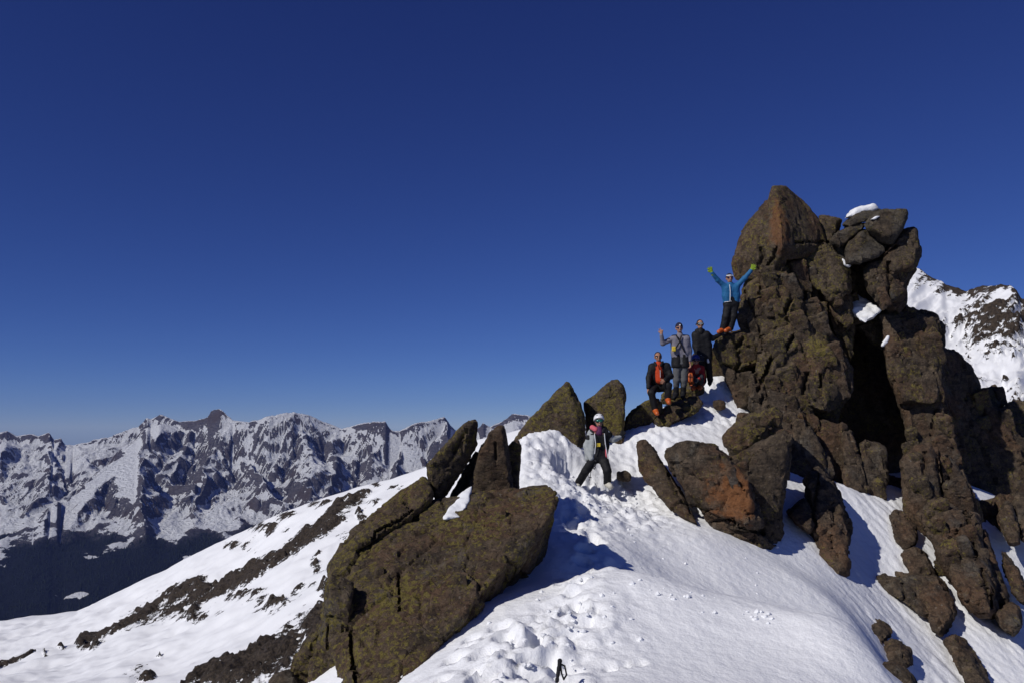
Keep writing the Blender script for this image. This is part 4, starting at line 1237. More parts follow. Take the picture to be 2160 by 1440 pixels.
snow_patch('snow_cap', [(1780, 462), (1795, 446), (1815, 436), (1842, 432), (1856, 440), (1838, 448), (1806, 452)], 22.3, 1.2, 'white snow cap on top of the slab roof of the crag', bulge=0.06)
snow_patch('snow_patch', [(1832, 465), (1848, 456), (1858, 456), (1846, 464)], 21.62, 0.3, 'thin snow dab on the striped grey block', bulge=0.02)
snow_patch('snow_patch', [(1774, 543), (1780, 546), (1797, 562), (1790, 566), (1780, 560)], 21.95, 0.4, 'sliver of snow in the crack under the grey blocks', bulge=0.03)
snow_patch('snow_patch', [(1793, 622), (1803, 620), (1826, 630), (1860, 656), (1840, 670), (1826, 682), (1804, 668)], 22.3, 1.0, 'snow pocket on the ledge right of the crag body', bulge=0.0, gy=-0.022)
snow_patch('snow_patch', [(1856, 730), (1872, 706), (1878, 708), (1874, 722), (1862, 734)], 22.0, 0.4, 'small snow strip beside the right column of the crag', bulge=0.03)
snow_patch('snow_patch', [(997, 1022), (990, 1058), (970, 1090), (932, 1096), (950, 1064), (976, 1036)], 12.0, 0.5, 'white snow wedge lying between the slabs on the huge boulder', bulge=0.0, gy=-0.012)

# ------------------------------------------------------------------ people: bodies and clothes grown from tapered limbs
def sdf_build(prims, h, k=0.02, clips=(), wrinkle=0.0, seed=0):
    """prims: ('c', a, b, ra, rb) tapered limb | ('e', centre, (rx, ry, rz)) | ('b', centre, half, round)"""
    los, his = [], []
    for pr in prims:
        if pr[0] == 'c':
            a, b, r = np.array(pr[1]), np.array(pr[2]), max(pr[3], pr[4])
            los.append(np.minimum(a, b) - r); his.append(np.maximum(a, b) + r)
        elif pr[0] == 'e':
            los.append(np.array(pr[1]) - pr[2]); his.append(np.array(pr[1]) + pr[2])
        else:
            los.append(np.array(pr[1]) - pr[2] - pr[3]); his.append(np.array(pr[1]) + pr[2] + pr[3])
    lo = np.min(los, 0) - 3 * h - k; hi = np.max(his, 0) + 3 * h + k
    n = np.ceil((hi - lo) / h).astype(int) + 1
    f = np.full(n, 0.5, np.float32)
    for pr, l, u in zip(prims, los, his):
        i0 = np.clip(((l - lo - 2.5 * k - 3 * h) / h).astype(int), 0, n - 1)
        i1 = np.clip(((u - lo + 2.5 * k + 3 * h) / h).astype(int) + 2, 0, n)
        g = [(lo[c] + h * np.arange(i0[c], i1[c])).astype(np.float32) for c in range(3)]
        X, Y, Z = g[0][:, None, None], g[1][None, :, None], g[2][None, None, :]
        if pr[0] == 'c':
            a, b = np.array(pr[1]), np.array(pr[2])
            d = b - a
            t = np.clip(((X - a[0]) * d[0] + (Y - a[1]) * d[1] + (Z - a[2]) * d[2]) / (d @ d + 1e-9), 0, 1)
            s = np.sqrt((X - a[0] - t * d[0]) ** 2 + (Y - a[1] - t * d[1]) ** 2 + (Z - a[2] - t * d[2]) ** 2) - (pr[3] + t * (pr[4] - pr[3]))
        elif pr[0] == 'e':
            c, r = np.array(pr[1]), np.array(pr[2])
            s = (np.sqrt(((X - c[0]) / r[0]) ** 2 + ((Y - c[1]) / r[1]) ** 2 + ((Z - c[2]) / r[2]) ** 2) - 1) * r.min()
        else:
            c, hf, rr = np.array(pr[1]), np.array(pr[2]), pr[3]
            qx, qy, qz = np.abs(X - c[0]) - hf[0], np.abs(Y - c[1]) - hf[1], np.abs(Z - c[2]) - hf[2]
            s = np.sqrt(np.maximum(qx, 0) ** 2 + np.maximum(qy, 0) ** 2 + np.maximum(qz, 0) ** 2) + np.minimum(np.maximum(qx, np.maximum(qy, qz)), 0) - rr
        sl = tuple(slice(i0[c], i1[c]) for c in range(3))
        cur = f[sl]
        m = np.clip(0.5 + 0.5 * (cur - s) / k, 0, 1)
        f[sl] = cur * (1 - m) + s * m - k * m * (1 - m)
    for nn, p in clips:
        nn = np.array(nn, float); nn /= np.linalg.norm(nn)
        g = [(lo[c] + h * np.arange(n[c])).astype(np.float32) for c in range(3)]
        np.maximum(f, (nn[0] * g[0])[:, None, None] + (nn[1] * g[1])[None, :, None] + (nn[2] * g[2])[None, None, :] - nn @ np.asarray(p), out=f)
    v, q = surface_nets(f, lo, h)
    if wrinkle > 0:
        nr = vnormals(v, q)
        p = v * np.array((1.0, 1.0, 1.6)) + seed
        v = v + nr * (wrinkle * (0.7 * fbm(p / 0.09, 3) + 0.6 * (0.5 - np.abs(perlin(p / 0.13 + 7)))))[:, None]
    return v.astype(np.float32), q

M = {}
def cloth(name, col, rough=0.85, **kw):
    M[name] = plain(name, col, rough, kw.pop('var', 0.18), kw.pop('scale', 90.0), kw.pop('spec', 0.2), 0.0, kw.pop('bump', 0.4))
cloth('skin', (0.42, 0.22, 0.15), 0.55, var=0.08)
cloth('skin_tan', (0.36, 0.18, 0.115), 0.55, var=0.08)
cloth('hair_dark', (0.030, 0.020, 0.014), 0.6)
cloth('black_shell', (0.012, 0.012, 0.014), 0.65)
cloth('charcoal', (0.035, 0.036, 0.042), 0.8)
cloth('grey_trouser', (0.105, 0.108, 0.115), 0.85)
cloth('blue_shell', (0.020, 0.125, 0.290), 0.6)
cloth('blue_panel', (0.016, 0.070, 0.190), 0.6)
cloth('lime_glove', (0.22, 0.32, 0.025), 0.6)
cloth('orange_boot', (0.50, 0.10, 0.018), 0.45, spec=0.5)
cloth('orange_fleece', (0.48, 0.055, 0.018), 0.8)
cloth('red_shell', (0.38, 0.030, 0.025), 0.7)
cloth('blue_helmet', (0.030, 0.050, 0.26), 0.35, spec=0.5)
cloth('white_helmet', (0.78, 0.78, 0.78), 0.35, spec=0.5, bump=0.05, var=0.03)
cloth('light_grey_shell', (0.36, 0.38, 0.38), 0.75)
cloth('pink_lining', (0.62, 0.13, 0.16), 0.7)
cloth('purple_top', (0.10, 0.028, 0.085), 0.8)
cloth('yellow_tag', (0.65, 0.48, 0.05), 0.6)
cloth('white_trim', (0.75, 0.76, 0.78), 0.6, var=0.05)
cloth('navy_knit', (0.020, 0.020, 0.045), 0.9)
cloth('maroon_knit', (0.040, 0.014, 0.022), 0.9)
cloth('boot_pale', (0.55, 0.53, 0.47), 0.6)
cloth('lip', (0.30, 0.07, 0.06), 0.5)
cloth('teeth', (0.75, 0.72, 0.66), 0.4, var=0.03)
def glass(name, col):
    b = MatB(name)
    M[name] = b.done(b.mix(b.noise(b.pos, 14, 2), col, tuple(x * 0.4 for x in col)), 0.08, None, 0.9, 0.35)
glass('dark_lens', (0.02, 0.02, 0.03)); glass('violet_lens', (0.05, 0.03, 0.09)); glass('green_lens', (0.03, 0.22, 0.14)); glass('mirror_lens', (0.45, 0.50, 0.48))
_b = MatB('striped_shirt')
_w = _b.n('ShaderNodeTexWave', wave_type='BANDS', bands_direction='Z')
_b.set(_w.inputs['Vector'], _b.pos); _w.inputs['Scale'].default_value = 22.0; _w.inputs['Distortion'].default_value = 0.6
M['striped_shirt'] = _b.done(_b.mix(_b.ramp(_w.outputs['Fac'], 0.4, 0.6), (0.11, 0.10, 0.13), (0.30, 0.29, 0.34)), 0.85)

class Person:
    """joints are given as (picture x, picture y, metres nearer (-) or farther (+) than the person)"""
    def __init__(self, d, joints, label, s=1.0):
        self.d, self.s = d, s
        self.J = {k: at(j[0], j[1], d + (j[2] if len(j) > 2 else 0.0)) for k, j in joints.items()}
        low = min(self.J.values(), key=lambda p: p[2])
        base = self.J['hip_c'] if 'hip_c' in self.J else (self.J['hip_l'] + self.J['hip_r']) / 2
        self.root = empty('person', (base[0], base[1], low[2] - 0.06), label=label, category='person')
    def add(self, name, prims, mat, h=0.011, k=0.02, clips=(), wrinkle=0.0, parent=None, **props):
        v, q = sdf_build(prims, h, k * self.s, clips, wrinkle, len(bpy.data.objects) * 0.37)
        return child(name, v, q, M[mat], parent or self.root, **props)
    def hand(self, side, spread=0.35, curl=0.25, up=None, fingers=(1, 1, 1, 1), r=0.0):
        """palm, four unequal fingers and a thumb from the wrist on; fingers with 0 are folded"""
        J = self.J
        w, t = J['wrist_' + side], J['hand_' + side]
        ax = (t - w) / np.linalg.norm(t - w)
        view = -w / np.linalg.norm(w)
        across = np.cross(ax, view); across /= np.linalg.norm(across)
        sgn = 1.0 if side == 'l' else -1.0          # thumb on the inner side as the palm faces us
        nrm = np.cross(across, ax)
        palm = w + ax * 0.085
        pr = [('c', w + ax * 0.005, w + ax * 0.03, 0.028 + r, 0.030 + r)]
        for o in (-0.026, -0.009, 0.009, 0.026):
            pr.append(('c', w + ax * 0.03 + across * o * 0.8, palm + across * o, 0.016 + r, 0.015 + r))
        L = (0.072, 0.082, 0.076, 0.060)
        for i, o in enumerate((-1.5, -0.5, 0.5, 1.5)):
            ii = i if sgn > 0 else 3 - i
            a = palm + across * o * 0.0185
            dirn = ax + across * o * spread * 0.36
            dirn /= np.linalg.norm(dirn)
            ln = L[ii]
            if fingers[ii]:
                m = a + dirn * ln * 0.55 + nrm * curl * 0.010
                e = m + dirn * ln * 0.45 + nrm * curl * 0.030
            else:
                m = a + dirn * ln * 0.40 + nrm * 0.025
                e = m - dirn * ln * 0.30 + nrm * 0.020
            pr += [('c', a, m, 0.0100 + r, 0.0092 + r), ('c', m, e, 0.0092 + r, 0.0078 + r)]
        tb = w + ax * 0.040 - across * sgn * 0.028
        tm = tb + (ax * 0.6 - across * sgn * 0.8) * 0.038
        te = tm + (ax * 0.9 - across * sgn * 0.45) * 0.030
        pr += [('c', tb, tm, 0.0135 + r, 0.0115 + r), ('c', tm, te, 0.0115 + r, 0.009 + r)]
        return pr
    def body(self, skin='skin', hands='lr', hand_kw=None):
        J, s = self.J, self.s
        hd, nk = J['head'], J['neck']
        tilt = (hd - nk); tilt = tilt / np.linalg.norm(tilt)
        pr = [('e', hd + tilt * 0.022, (0.076, 0.095, 0.098)), ('e', hd - tilt * 0.045 + np.array((0, -0.022, 0)), (0.056, 0.064, 0.068)),
              ('c', hd - tilt * 0.09, nk - tilt * 0.04, 0.052, 0.060), ('c', hd + np.array((0, -0.095, -0.005)), hd + np.array((0, -0.108, -0.030)), 0.010, 0.015)]
        for sx in (-1, 1):
            pr.append(('e', hd + np.array((0.077 * sx, 0.005, -0.005)), (0.013, 0.020, 0.030)))
        sl, sr, hl, hr = J['shoulder_l'], J['shoulder_r'], J['hip_l'], J['hip_r']
        for a, b in ((sl, hl), (sr, hr)):
            c1 = a + (nk - a) * 0.35; pr.append(('c', c1 - np.array((0, 0, 0.06)), b, 0.085, 0.085))
        pr.append(('c', sl, sr, 0.05, 0.05)); pr.append(('c', nk, (sl + sr) / 2 - np.array((0, 0, 0.08)), 0.06, 0.08))
        for q in 'lr':
            pr += [('c', J['shoulder_' + q], J['elbow_' + q], 0.048, 0.036), ('c', J['elbow_' + q], J['wrist_' + q], 0.036, 0.025),
                   ('c', J['hip_' + q], J['knee_' + q], 0.075, 0.052), ('c', J['knee_' + q], J['ankle_' + q], 0.052, 0.036), ('c', J['ankle_' + q], J['toe_' + q], 0.034, 0.028)]
            if 'hand_' + q in J and q in hands:
                pr += self.hand(q, **((hand_kw or {}).get(q, {})))
        o = self.add('body', pr, skin, 0.0105, 0.012)
        self.face()
        return o
    def face(self):
        hd = self.J['head']
        self.add('mouth', [('c', hd + np.array((-0.022, -0.082, -0.064)), hd + np.array((0.022, -0.082, -0.064)), 0.008, 0.008)], 'lip', 0.004, 0.004)
        self.add('teeth', [('c', hd + np.array((-0.014, -0.088, -0.0625)), hd + np.array((0.014, -0.088, -0.0625)), 0.0045, 0.0045)], 'teeth', 0.004, 0.003)
        for sx in (-1, 1):
            self.add('eye', [('e', hd + np.array((0.030 * sx, -0.082, 0.010)), (0.013, 0.010, 0.008))], 'teeth', 0.004, 0.002)
    def top(self, mat, name='jacket', r=1.0, hem=0.0, sleeve=1.0, wrinkle=0.012, collar=True, arms='lr', parent=None):
        J = self.J
        sl, sr, hl, hr, nk = J['shoulder_l'], J['shoulder_r'], J['hip_l'], J['hip_r'], J['neck']
        dn = (hl + hr) / 2 - (sl + sr) / 2; dn = dn / np.linalg.norm(dn)
        pr = []
        for a, b in ((sl, hl), (sr, hr)):
            c1 = a + (nk - a) * 0.28 + dn * 0.07
            pr.append(('c', c1, a * 0.45 + b * 0.55, 0.112 * r, 0.112 * r)); pr.append(('c', a * 0.45 + b * 0.55, b + dn * hem, 0.112 * r, 0.116 * r))
        pr.append(('c', sl + dn * 0.02, sr + dn * 0.02, 0.072 * r, 0.072 * r))
        pr.append(('c', (sl + sr) / 2 + dn * 0.1, (hl + hr) / 2, 0.115 * r, 0.105 * r))
        if collar:
            pr.append(('c', nk + dn * 0.05, nk - dn * 0.01, 0.085 * r, 0.075 * r))
        for q in arms:
            e, w = J['elbow_' + q], J['wrist_' + q]
            pr += [('c', J['shoulder_' + q] + dn * 0.01, e, 0.072 * r, 0.058 * r), ('c', e, e + (w - e) * sleeve, 0.058 * r, 0.046 * r)]
        cen = (hl + hr) / 2 + dn * (hem + 0.06)
        o = self.add(name, pr, mat, 0.017, 0.035, clips=[(dn, cen)], wrinkle=wrinkle, parent=parent)
        return o
    def trousers(self, mat, name='trousers', r=1.0, upto=1.0, wrinkle=0.012):
        J = self.J
        pr = [('c', J['hip_l'], J['hip_r'], 0.115 * r, 0.115 * r)]
        up = (J['shoulder_l'] + J['shoulder_r'] - J['hip_l'] - J['hip_r']) / 2; up = up / np.linalg.norm(up)
        pr.append(('c', (J['hip_l'] + J['hip_r']) / 2, (J['hip_l'] + J['hip_r']) / 2 + up * 0.12, 0.12 * r, 0.11 * r))
        for q in 'lr':
            k, a = J['knee_' + q], J['ankle_' + q]
            pr += [('c', J['hip_' + q], k, 0.102 * r, 0.080 * r), ('c', k, k + (a - k) * upto, 0.080 * r, 0.074 * r)]
        return self.add(name, pr, mat, 0.017, 0.03, wrinkle=wrinkle)
    def boots(self, mat, sole='black_shell', shaft=0.16):
        for q in 'lr':
            a, t = self.J['ankle_' + q], self.J['toe_' + q]
            up = self.J['knee_' + q] - a; up = up / np.linalg.norm(up)
            b = self.add('boot', [('c', a + up * shaft, a, 0.066, 0.068), ('c', a - up * 0.02, t, 0.066, 0.052), ('c', a, a - (t - a) * 0.35, 0.062, 0.05)], mat, 0.014, 0.025)
            m = (a + t) / 2
            self.add('sole', [('c', a - (t - a) * 0.3 - np.array((0, 0, 0.062)), t - np.array((0, 0, 0.050)), 0.026, 0.024)], sole, 0.012, 0.01, parent=b)
    def glove(self, q, mat, **kw):
        return self.add('glove', self.hand(q, r=0.006, **kw) + [('c', self.J['wrist_' + q] - (self.J['hand_' + q] - self.J['wrist_' + q]) * 0.35, self.J['wrist_' + q], 0.042, 0.036)], mat, 0.0085, 0.008)
    def shades(self, mat, goggles=False, frame='black_shell'):
        hd = self.J['head']
        if goggles:
            g = self.add('goggles', [('e', hd + np.array((0, -0.070, 0.012)), (0.082, 0.042, 0.046)), ('c', hd + np.array((-0.08, -0.03, 0.014)), hd + np.array((-0.088, 0.05, 0.014)), 0.016, 0.016),
                                     ('c', hd + np.array((0.08, -0.03, 0.014)), hd + np.array((0.088, 0.05, 0.014)), 0.016, 0.016)], frame, 0.007, 0.008)
            self.add('lens', [('e', hd + np.array((0, -0.083, 0.012)), (0.072, 0.036, 0.036))], mat, 0.006, 0.005, parent=g)
        else:
            g = self.add('sunglasses', [('c', hd + np.array((-0.07, -0.075, 0.020)), hd + np.array((0.07, -0.075, 0.020)), 0.008, 0.008),
                                        ('c', hd + np.array((-0.074, -0.07, 0.016)), hd + np.array((-0.082, 0.02, 0.010)), 0.006, 0.006), ('c', hd + np.array((0.074, -0.07, 0.016)), hd + np.array((0.082, 0.02, 0.010)), 0.006, 0.006)], frame, 0.005, 0.004)
            for sx in (-1, 1):
                self.add('lens', [('e', hd + np.array((0.036 * sx, -0.086, 0.010)), (0.032, 0.014, 0.022))], mat, 0.005, 0.003, parent=g)
    def cap(self, mat, name='beanie', low=0.035, r=1.10, top=0.0):
        hd = self.J['head']
        return self.add(name, [('e', hd + np.array((0, 0.006, 0.026 + top)), (0.080 * r, 0.098 * r, 0.100 * r))], mat, 0.008, 0.01, clips=[((0, -0.25, -1), hd + np.array((0, 0, low)))])
    def hair(self, mat='hair_dark'):
        hd = self.J['head']
        return self.add('hair', [('e', hd + np.array((0, 0.014, 0.034)), (0.082, 0.096, 0.096))], mat, 0.008, 0.01, clips=[((0, -1.0, -0.9), hd + np.array((0, -0.040, 0.030)))], wrinkle=0.006)
    def strip(self, name, pts, mat, r=0.008, parent=None):
        return self.add(name, [('c', a, b, r, r) for a, b in zip(pts[:-1], pts[1:])], mat, max(0.005, r * 0.6), 0.004, parent=parent)
    def on_front(self, px, py, back=-0.135):
        return at(px, py, self.d + back)

# 1 - arms flung up, on the crag
p = Person(21.45, dict(head=(1538.5, 588), neck=(1540, 600), shoulder_l=(1529, 604), shoulder_r=(1554, 603), elbow_l=(1514, 591, -0.05), wrist_l=(1502, 576, -0.12), hand_l=(1497.5, 566, -0.15),
                      elbow_r=(1571, 587, -0.1), wrist_r=(1584.5, 571, -0.15), hand_r=(1589.5, 561, -0.18), hip_l=(1536, 641, .02), hip_r=(1549, 641, .02), knee_l=(1531, 668, -.05), knee_r=(1547, 668, -.02),
                      ankle_l=(1525, 694, 0), ankle_r=(1540, 692, 0), toe_l=(1516, 700, -.14), toe_r=(1531, 697.5, -.16)), 'person in blue jacket and lime gloves with both arms raised on the crag')
p.body('skin', hands='')
j = p.top('blue_shell', hem=0.02)
p.strip('zip', [p.on_front(1539, 601, -.13), p.on_front(1540.5, 615, -.14), p.on_front(1540, 635, -.14)], 'white_trim', 0.010, j)
p.strip('hem', [p.on_front(1528, 637.5, -.07), p.on_front(1536, 636.5, -.13), p.on_front(1543, 635.5, -.135)], 'white_trim', 0.007, j)
p.trousers('black_shell', r=1.12)
p.boots('orange_boot', shaft=0.10)
for q in 'lr':
    p.glove(q, 'lime_glove', spread=0.9, curl=0.0)
hat = p.cap('navy_knit', 'beanie', low=0.03, r=1.12)
p.strip('band', [p.J['head'] + np.array((x, -0.106 + abs(x) * 0.55, 0.062)) for x in (-0.08, -0.04, 0.0, 0.04, 0.08)], 'white_trim', 0.017, hat)
p.shades('violet_lens')

# 2 - striped shirt, two fingers up
p = Person(20.55, dict(head=(1432.5, 693), neck=(1434, 706), shoulder_l=(1420, 713), shoulder_r=(1449, 713), elbow_l=(1398, 724, -.08), wrist_l=(1395, 706, -.16), hand_l=(1395, 697, -.17),
                       elbow_r=(1455, 739), wrist_r=(1454.5, 762, -.06), hand_r=(1454.5, 771, -.08), hip_l=(1428, 766), hip_r=(1443, 766), knee_l=(1427, 801, -.05), knee_r=(1442.5, 801, -.04),
                       ankle_l=(1426, 830), ankle_r=(1441, 829), toe_l=(1422.5, 838, -.17), toe_r=(1440, 836.5, -.18)), 'person in grey striped shirt and dark beanie raising two fingers')
p.body('skin', hand_kw={'l': dict(fingers=(1, 1, 0, 0), spread=1.0, curl=0), 'r': dict(curl=0.6, spread=0.1)})
j = p.top('striped_shirt', 'shirt', r=0.95, hem=-0.10, sleeve=0.95, wrinkle=0.008)
p.add('shoulder_yoke', [('c', p.J['shoulder_r'] + np.array((-0.12, 0, 0.03)), p.J['shoulder_r'] + np.array((0.01, 0, 0.022)), 0.056, 0.056), ('c', p.J['shoulder_l'] + np.array((0.12, 0, 0.03)), p.J['shoulder_l'] + np.array((0.0, 0, 0.022)), 0.056, 0.056),
                        ('c', p.J['neck'] + np.array((0, 0, -0.03)), p.J['neck'], 0.075, 0.066)], 'black_shell', 0.01, 0.02, parent=j)
p.trousers('grey_trouser', r=1.0, upto=0.4)
p.add('shell_skirt', [('c', p.J['hip_l'] + np.array((0, 0, 0.20)), p.J['hip_l'] - np.array((0, 0, 0.05)), 0.128, 0.138), ('c', p.J['hip_r'] + np.array((0, 0, 0.20)), p.J['hip_r'] - np.array((0, 0, 0.05)), 0.128, 0.138)], 'black_shell', 0.017, 0.03,
      clips=[((0, 0, 1), p.J['hip_l'] + np.array((0, 0, 0.25))), ((0, 0, -1), p.J['hip_l'] - np.array((0, 0, 0.10)))], wrinkle=0.01)
p.boots('black_shell', shaft=0.30)
p.strip('strap', [p.on_front(1427, 708, -.115), p.on_front(1436, 724, -.15), p.on_front(1444, 742, -.145)], 'black_shell', 0.017, j)
p.strip('strap', [p.on_front(1437, 709, -.115), p.on_front(1433, 722, -.155), p.on_front(1424, 736, -.145)], 'black_shell', 0.017, j)
p.add('yellow_pouch', [('b', p.on_front(1421.5, 735.5, -.16), (0.028, 0.02, 0.045), 0.015)], 'yellow_tag', 0.008, 0.01)
hat = p.cap('navy_knit', 'beanie', low=0.03, r=1.13, top=0.01)
p.add('badge', [('b', p.J['head'] + np.array((0.0, -0.104, 0.070)), (0.014, 0.004, 0.014), 0.003)], 'white_trim', 0.004, 0.003, parent=hat)
p.shades('violet_lens')

# 3 - seated in front
p = Person(19.75, dict(head=(1388, 753), neck=(1390, 765), shoulder_l=(1375, 772), shoulder_r=(1407, 771), elbow_l=(1368, 796, -.05), wrist_l=(1368, 817, -.22), hand_l=(1368.5, 827, -.26),
                       elbow_r=(1415, 793, -.08), wrist_r=(1403, 800, -.34), hand_r=(1396, 805.5, -.38), hip_l=(1382, 815, .12), hip_r=(1400, 815, .12), knee_l=(1374, 828, -.34), knee_r=(1410, 812, -.30),
                       ankle_l=(1382, 863, -.28), ankle_r=(1409, 840, -.25), toe_l=(1386, 871.5, -.44), toe_r=(1411, 848, -.41)), 'seated person in open black jacket over orange fleece, orange boots')
p.body('skin_tan', hand_kw={'l': dict(curl=0.7, spread=0.15), 'r': dict(curl=0.8, spread=0.3)})
fl = p.add('fleece', [('c', p.on_front(1388, 771, -.03), p.on_front(1392, 800, -.06), 0.095, 0.10), ('c', p.J['neck'] - np.array((0, 0, .02)), p.J['neck'], 0.07, 0.066)], 'orange_fleece', 0.011, 0.03, wrinkle=0.008)
j = p.top('black_shell', r=1.06, hem=0.0, collar=False)
p.strip('front_panel', [p.on_front(1386, 770, -.115), p.on_front(1390, 783, -.15), p.on_front(1393, 803, -.16)], 'orange_fleece', 0.034, fl)
p.strip('zip', [p.on_front(1392.5, 780, -.20), p.on_front(1393, 795, -.20)], 'white_trim', 0.006, fl)
p.strip('collar', [p.on_front(1381, 764, -.06), p.on_front(1384, 770, -.13)], 'black_shell', 0.030, j)
p.strip('collar', [p.on_front(1398, 763, -.06), p.on_front(1394, 770, -.13)], 'black_shell', 0.030, j)
p.trousers('black_shell', r=1.0)
p.boots('orange_boot', shaft=0.10)
p.hair()
p.shades('dark_lens')

# 4 - black jacket, leaning on the rock
p = Person(21.2, dict(head=(1476.5, 685), neck=(1477, 697), shoulder_l=(1466, 705), shoulder_r=(1491, 704), elbow_l=(1466, 730, -.02), wrist_l=(1476, 750, -.16), hand_l=(1481, 757, -.2),
                      elbow_r=(1503, 714, .05), wrist_r=(1518, 706, .15), hand_r=(1526, 702, .18), hip_l=(1476, 750), hip_r=(1492, 749), knee_l=(1480, 778, -.05), knee_r=(1495, 776, 0),
                      ankle_l=(1484, 803, .1), ankle_r=(1498, 800, .12), toe_l=(1482, 810, -.05), toe_r=(1497, 808, 0)), 'person in all-black hooded jacket with mirrored goggles, one hand on the rock')
p.body('skin', hands='')
j = p.top('black_shell', r=1.04, hem=0.06)
p.add('hood', [('c', p.J['neck'] + np.array((-0.07, 0.03, -0.01)), p.J['neck'] + np.array((0.07, 0.03, -0.01)), 0.06, 0.06), ('c', p.J['neck'] + np.array((0, -0.04, -0.04)), p.J['neck'] + np.array((0, -0.02, 0.0)), 0.075, 0.072)], 'black_shell', 0.011, 0.03, parent=j)
p.trousers('black_shell', r=1.0)
p.boots('black_shell', shaft=0.15)
g = p.glove('l', 'charcoal', curl=0.7, spread=0.1)
p.glove('r', 'charcoal', curl=0.3, spread=0.4)
p.strip('cuff', [p.J['wrist_l'] + np.array((-0.03, -0.035, 0.0)), p.J['wrist_l'] + np.array((0.03, -0.035, 0.02))], 'white_trim', 0.006, g)
p.add('buckle', [('c', p.on_front(1493, 758, -.2), p.on_front(1494, 763, -.2), 0.022, 0.030)], 'white_trim', 0.008, 0.01)
p.hair()
p.shades('mirror_lens', goggles=True)

# 5 - crouching, half hidden
p = Person(20.9, dict(head=(1467.5, 760), neck=(1468, 770, .03), shoulder_l=(1459, 777), shoulder_r=(1479, 776, .02), elbow_l=(1456, 790, -.12), wrist_l=(1457, 800, -.28), hand_l=(1457, 807, -.32),
                      elbow_r=(1482, 790, -.08), wrist_r=(1474, 798, -.28), hand_r=(1469, 803, -.32), hip_l=(1463, 806, .18), hip_r=(1476, 806, .18), knee_l=(1461, 797, -.22), knee_r=(1478, 796, -.20),
                      ankle_l=(1463, 815, -.05), ankle_r=(1476, 814, -.05), toe_l=(1461, 819, -.2), toe_r=(1476, 818, -.2)), 'crouching person with blue helmet and red jacket behind the striped shirt')
p.body('skin', hands='')
p.top('red_shell', r=0.98)
p.trousers('charcoal', r=0.95)
p.boots('orange_boot', shaft=0.08)
p.glove('l', 'orange_boot', curl=0.6, spread=0.1)
p.glove('r', 'charcoal', curl=0.6, spread=0.1)
hd = p.J['head']
hm = p.add('helmet', [('e', hd + np.array((0, 0.012, 0.035)), (0.108, 0.128, 0.118))], 'blue_helmet', 0.009, 0.01, clips=[((0, -0.5, -1), hd + np.array((0, -0.06, 0.03)))])
p.shades('violet_lens', goggles=True)
gear = empty('backpack', at(1453, 806, 20.45), label='orange backpack beside the legs of the striped shirt', category='backpack')
v, q = sdf_build([('b', at(1455.5, 797, 20.55), (0.030, 0.05, 0.07), 0.035), ('b', at(1455.5, 790, 20.55), (0.02, 0.04, 0.02), 0.03)], 0.011, 0.03, (), 0.012, 3)
child('bag', v, q, M['orange_boot'], gear)
v, q = sdf_build([('c', at(1455.5, 787, 20.47), at(1455.5, 803, 20.46), 0.010, 0.010), ('c', at(1452, 792, 20.44), at(1459, 792, 20.44), 0.010, 0.010)], 0.008, 0.006)
child('strap', v, q, M['charcoal'], gear)

# 6 - woman in front of the pointed rocks
p = Person(17.0, dict(head=(1263.5, 888), neck=(1263, 903), shoulder_l=(1248, 912), shoulder_r=(1279, 912), elbow_l=(1238, 940, .02), wrist_l=(1247, 966, -.12), hand_l=(1250.5, 976, -.14),
                      elbow_r=(1293, 926, .05), wrist_r=(1307, 922, .12), hand_r=(1312, 915, .16), hip_l=(1256, 963), hip_r=(1271, 963), knee_l=(1235, 993, -.22), knee_r=(1281, 992, -.22),
                      ankle_l=(1219, 1020, -.08), ankle_r=(1281, 1018, -.12), toe_l=(1218, 1029, -.22), toe_r=(1288, 1025, -.26)), 'person in white helmet and open light grey jacket leaning on the snow')
p.body('skin', hands='')
tp = p.top('black_shell', 'shirt', r=0.86, hem=0.0, sleeve=0.9, wrinkle=0.008)
J = p.J
j = p.add('jacket', [('c', J['shoulder_l'] + np.array((0.00, 0.03, -0.02)), at(1243, 950, 17.02), 0.075, 0.095), ('c', at(1243, 950, 17.02), at(1242, 966, 17.0), 0.095, 0.08),
                     ('c', at(1251, 918, 16.96), at(1248, 966, 16.94), 0.062, 0.055), ('c', J['shoulder_l'], J['elbow_l'], 0.074, 0.07), ('c', J['elbow_l'], J['wrist_l'], 0.07, 0.055),
                     ('c', J['shoulder_r'] + np.array((0, 0.03, -0.02)), at(1277, 955, 17.06), 0.07, 0.05), ('c', J['shoulder_r'], J['elbow_r'], 0.074, 0.062), ('c', J['elbow_r'], J['wrist_r'], 0.062, 0.05),
                     ('c', at(1252, 915, 17.1), at(1276, 915, 17.1), 0.09, 0.09), ('c', at(1252, 950, 17.12), at(1274, 950, 17.12), 0.09, 0.09)], 'light_grey_shell', 0.015, 0.03, wrinkle=0.012)
p.add('shoulder_panel', [('c', J['shoulder_l'] + np.array((0.02, 0, 0.01)), J['shoulder_l'] + (J['elbow_l'] - J['shoulder_l']) * 0.45, 0.083, 0.080)], 'black_shell', 0.011, 0.02, parent=j)
p.add('shoulder_panel', [('c', J['shoulder_r'] + np.array((-0.02, 0, 0.01)), J['shoulder_r'] + (J['elbow_r'] - J['shoulder_r']) * 0.35, 0.083, 0.080)], 'black_shell', 0.011, 0.02, parent=j)
p.add('collar', [('c', J['neck'] + np.array((-0.13, -0.02, 0.02)), J['neck'] + np.array((-0.07, -0.06, -0.02)), 0.052, 0.05)], 'pink_lining', 0.01, 0.02, parent=j)
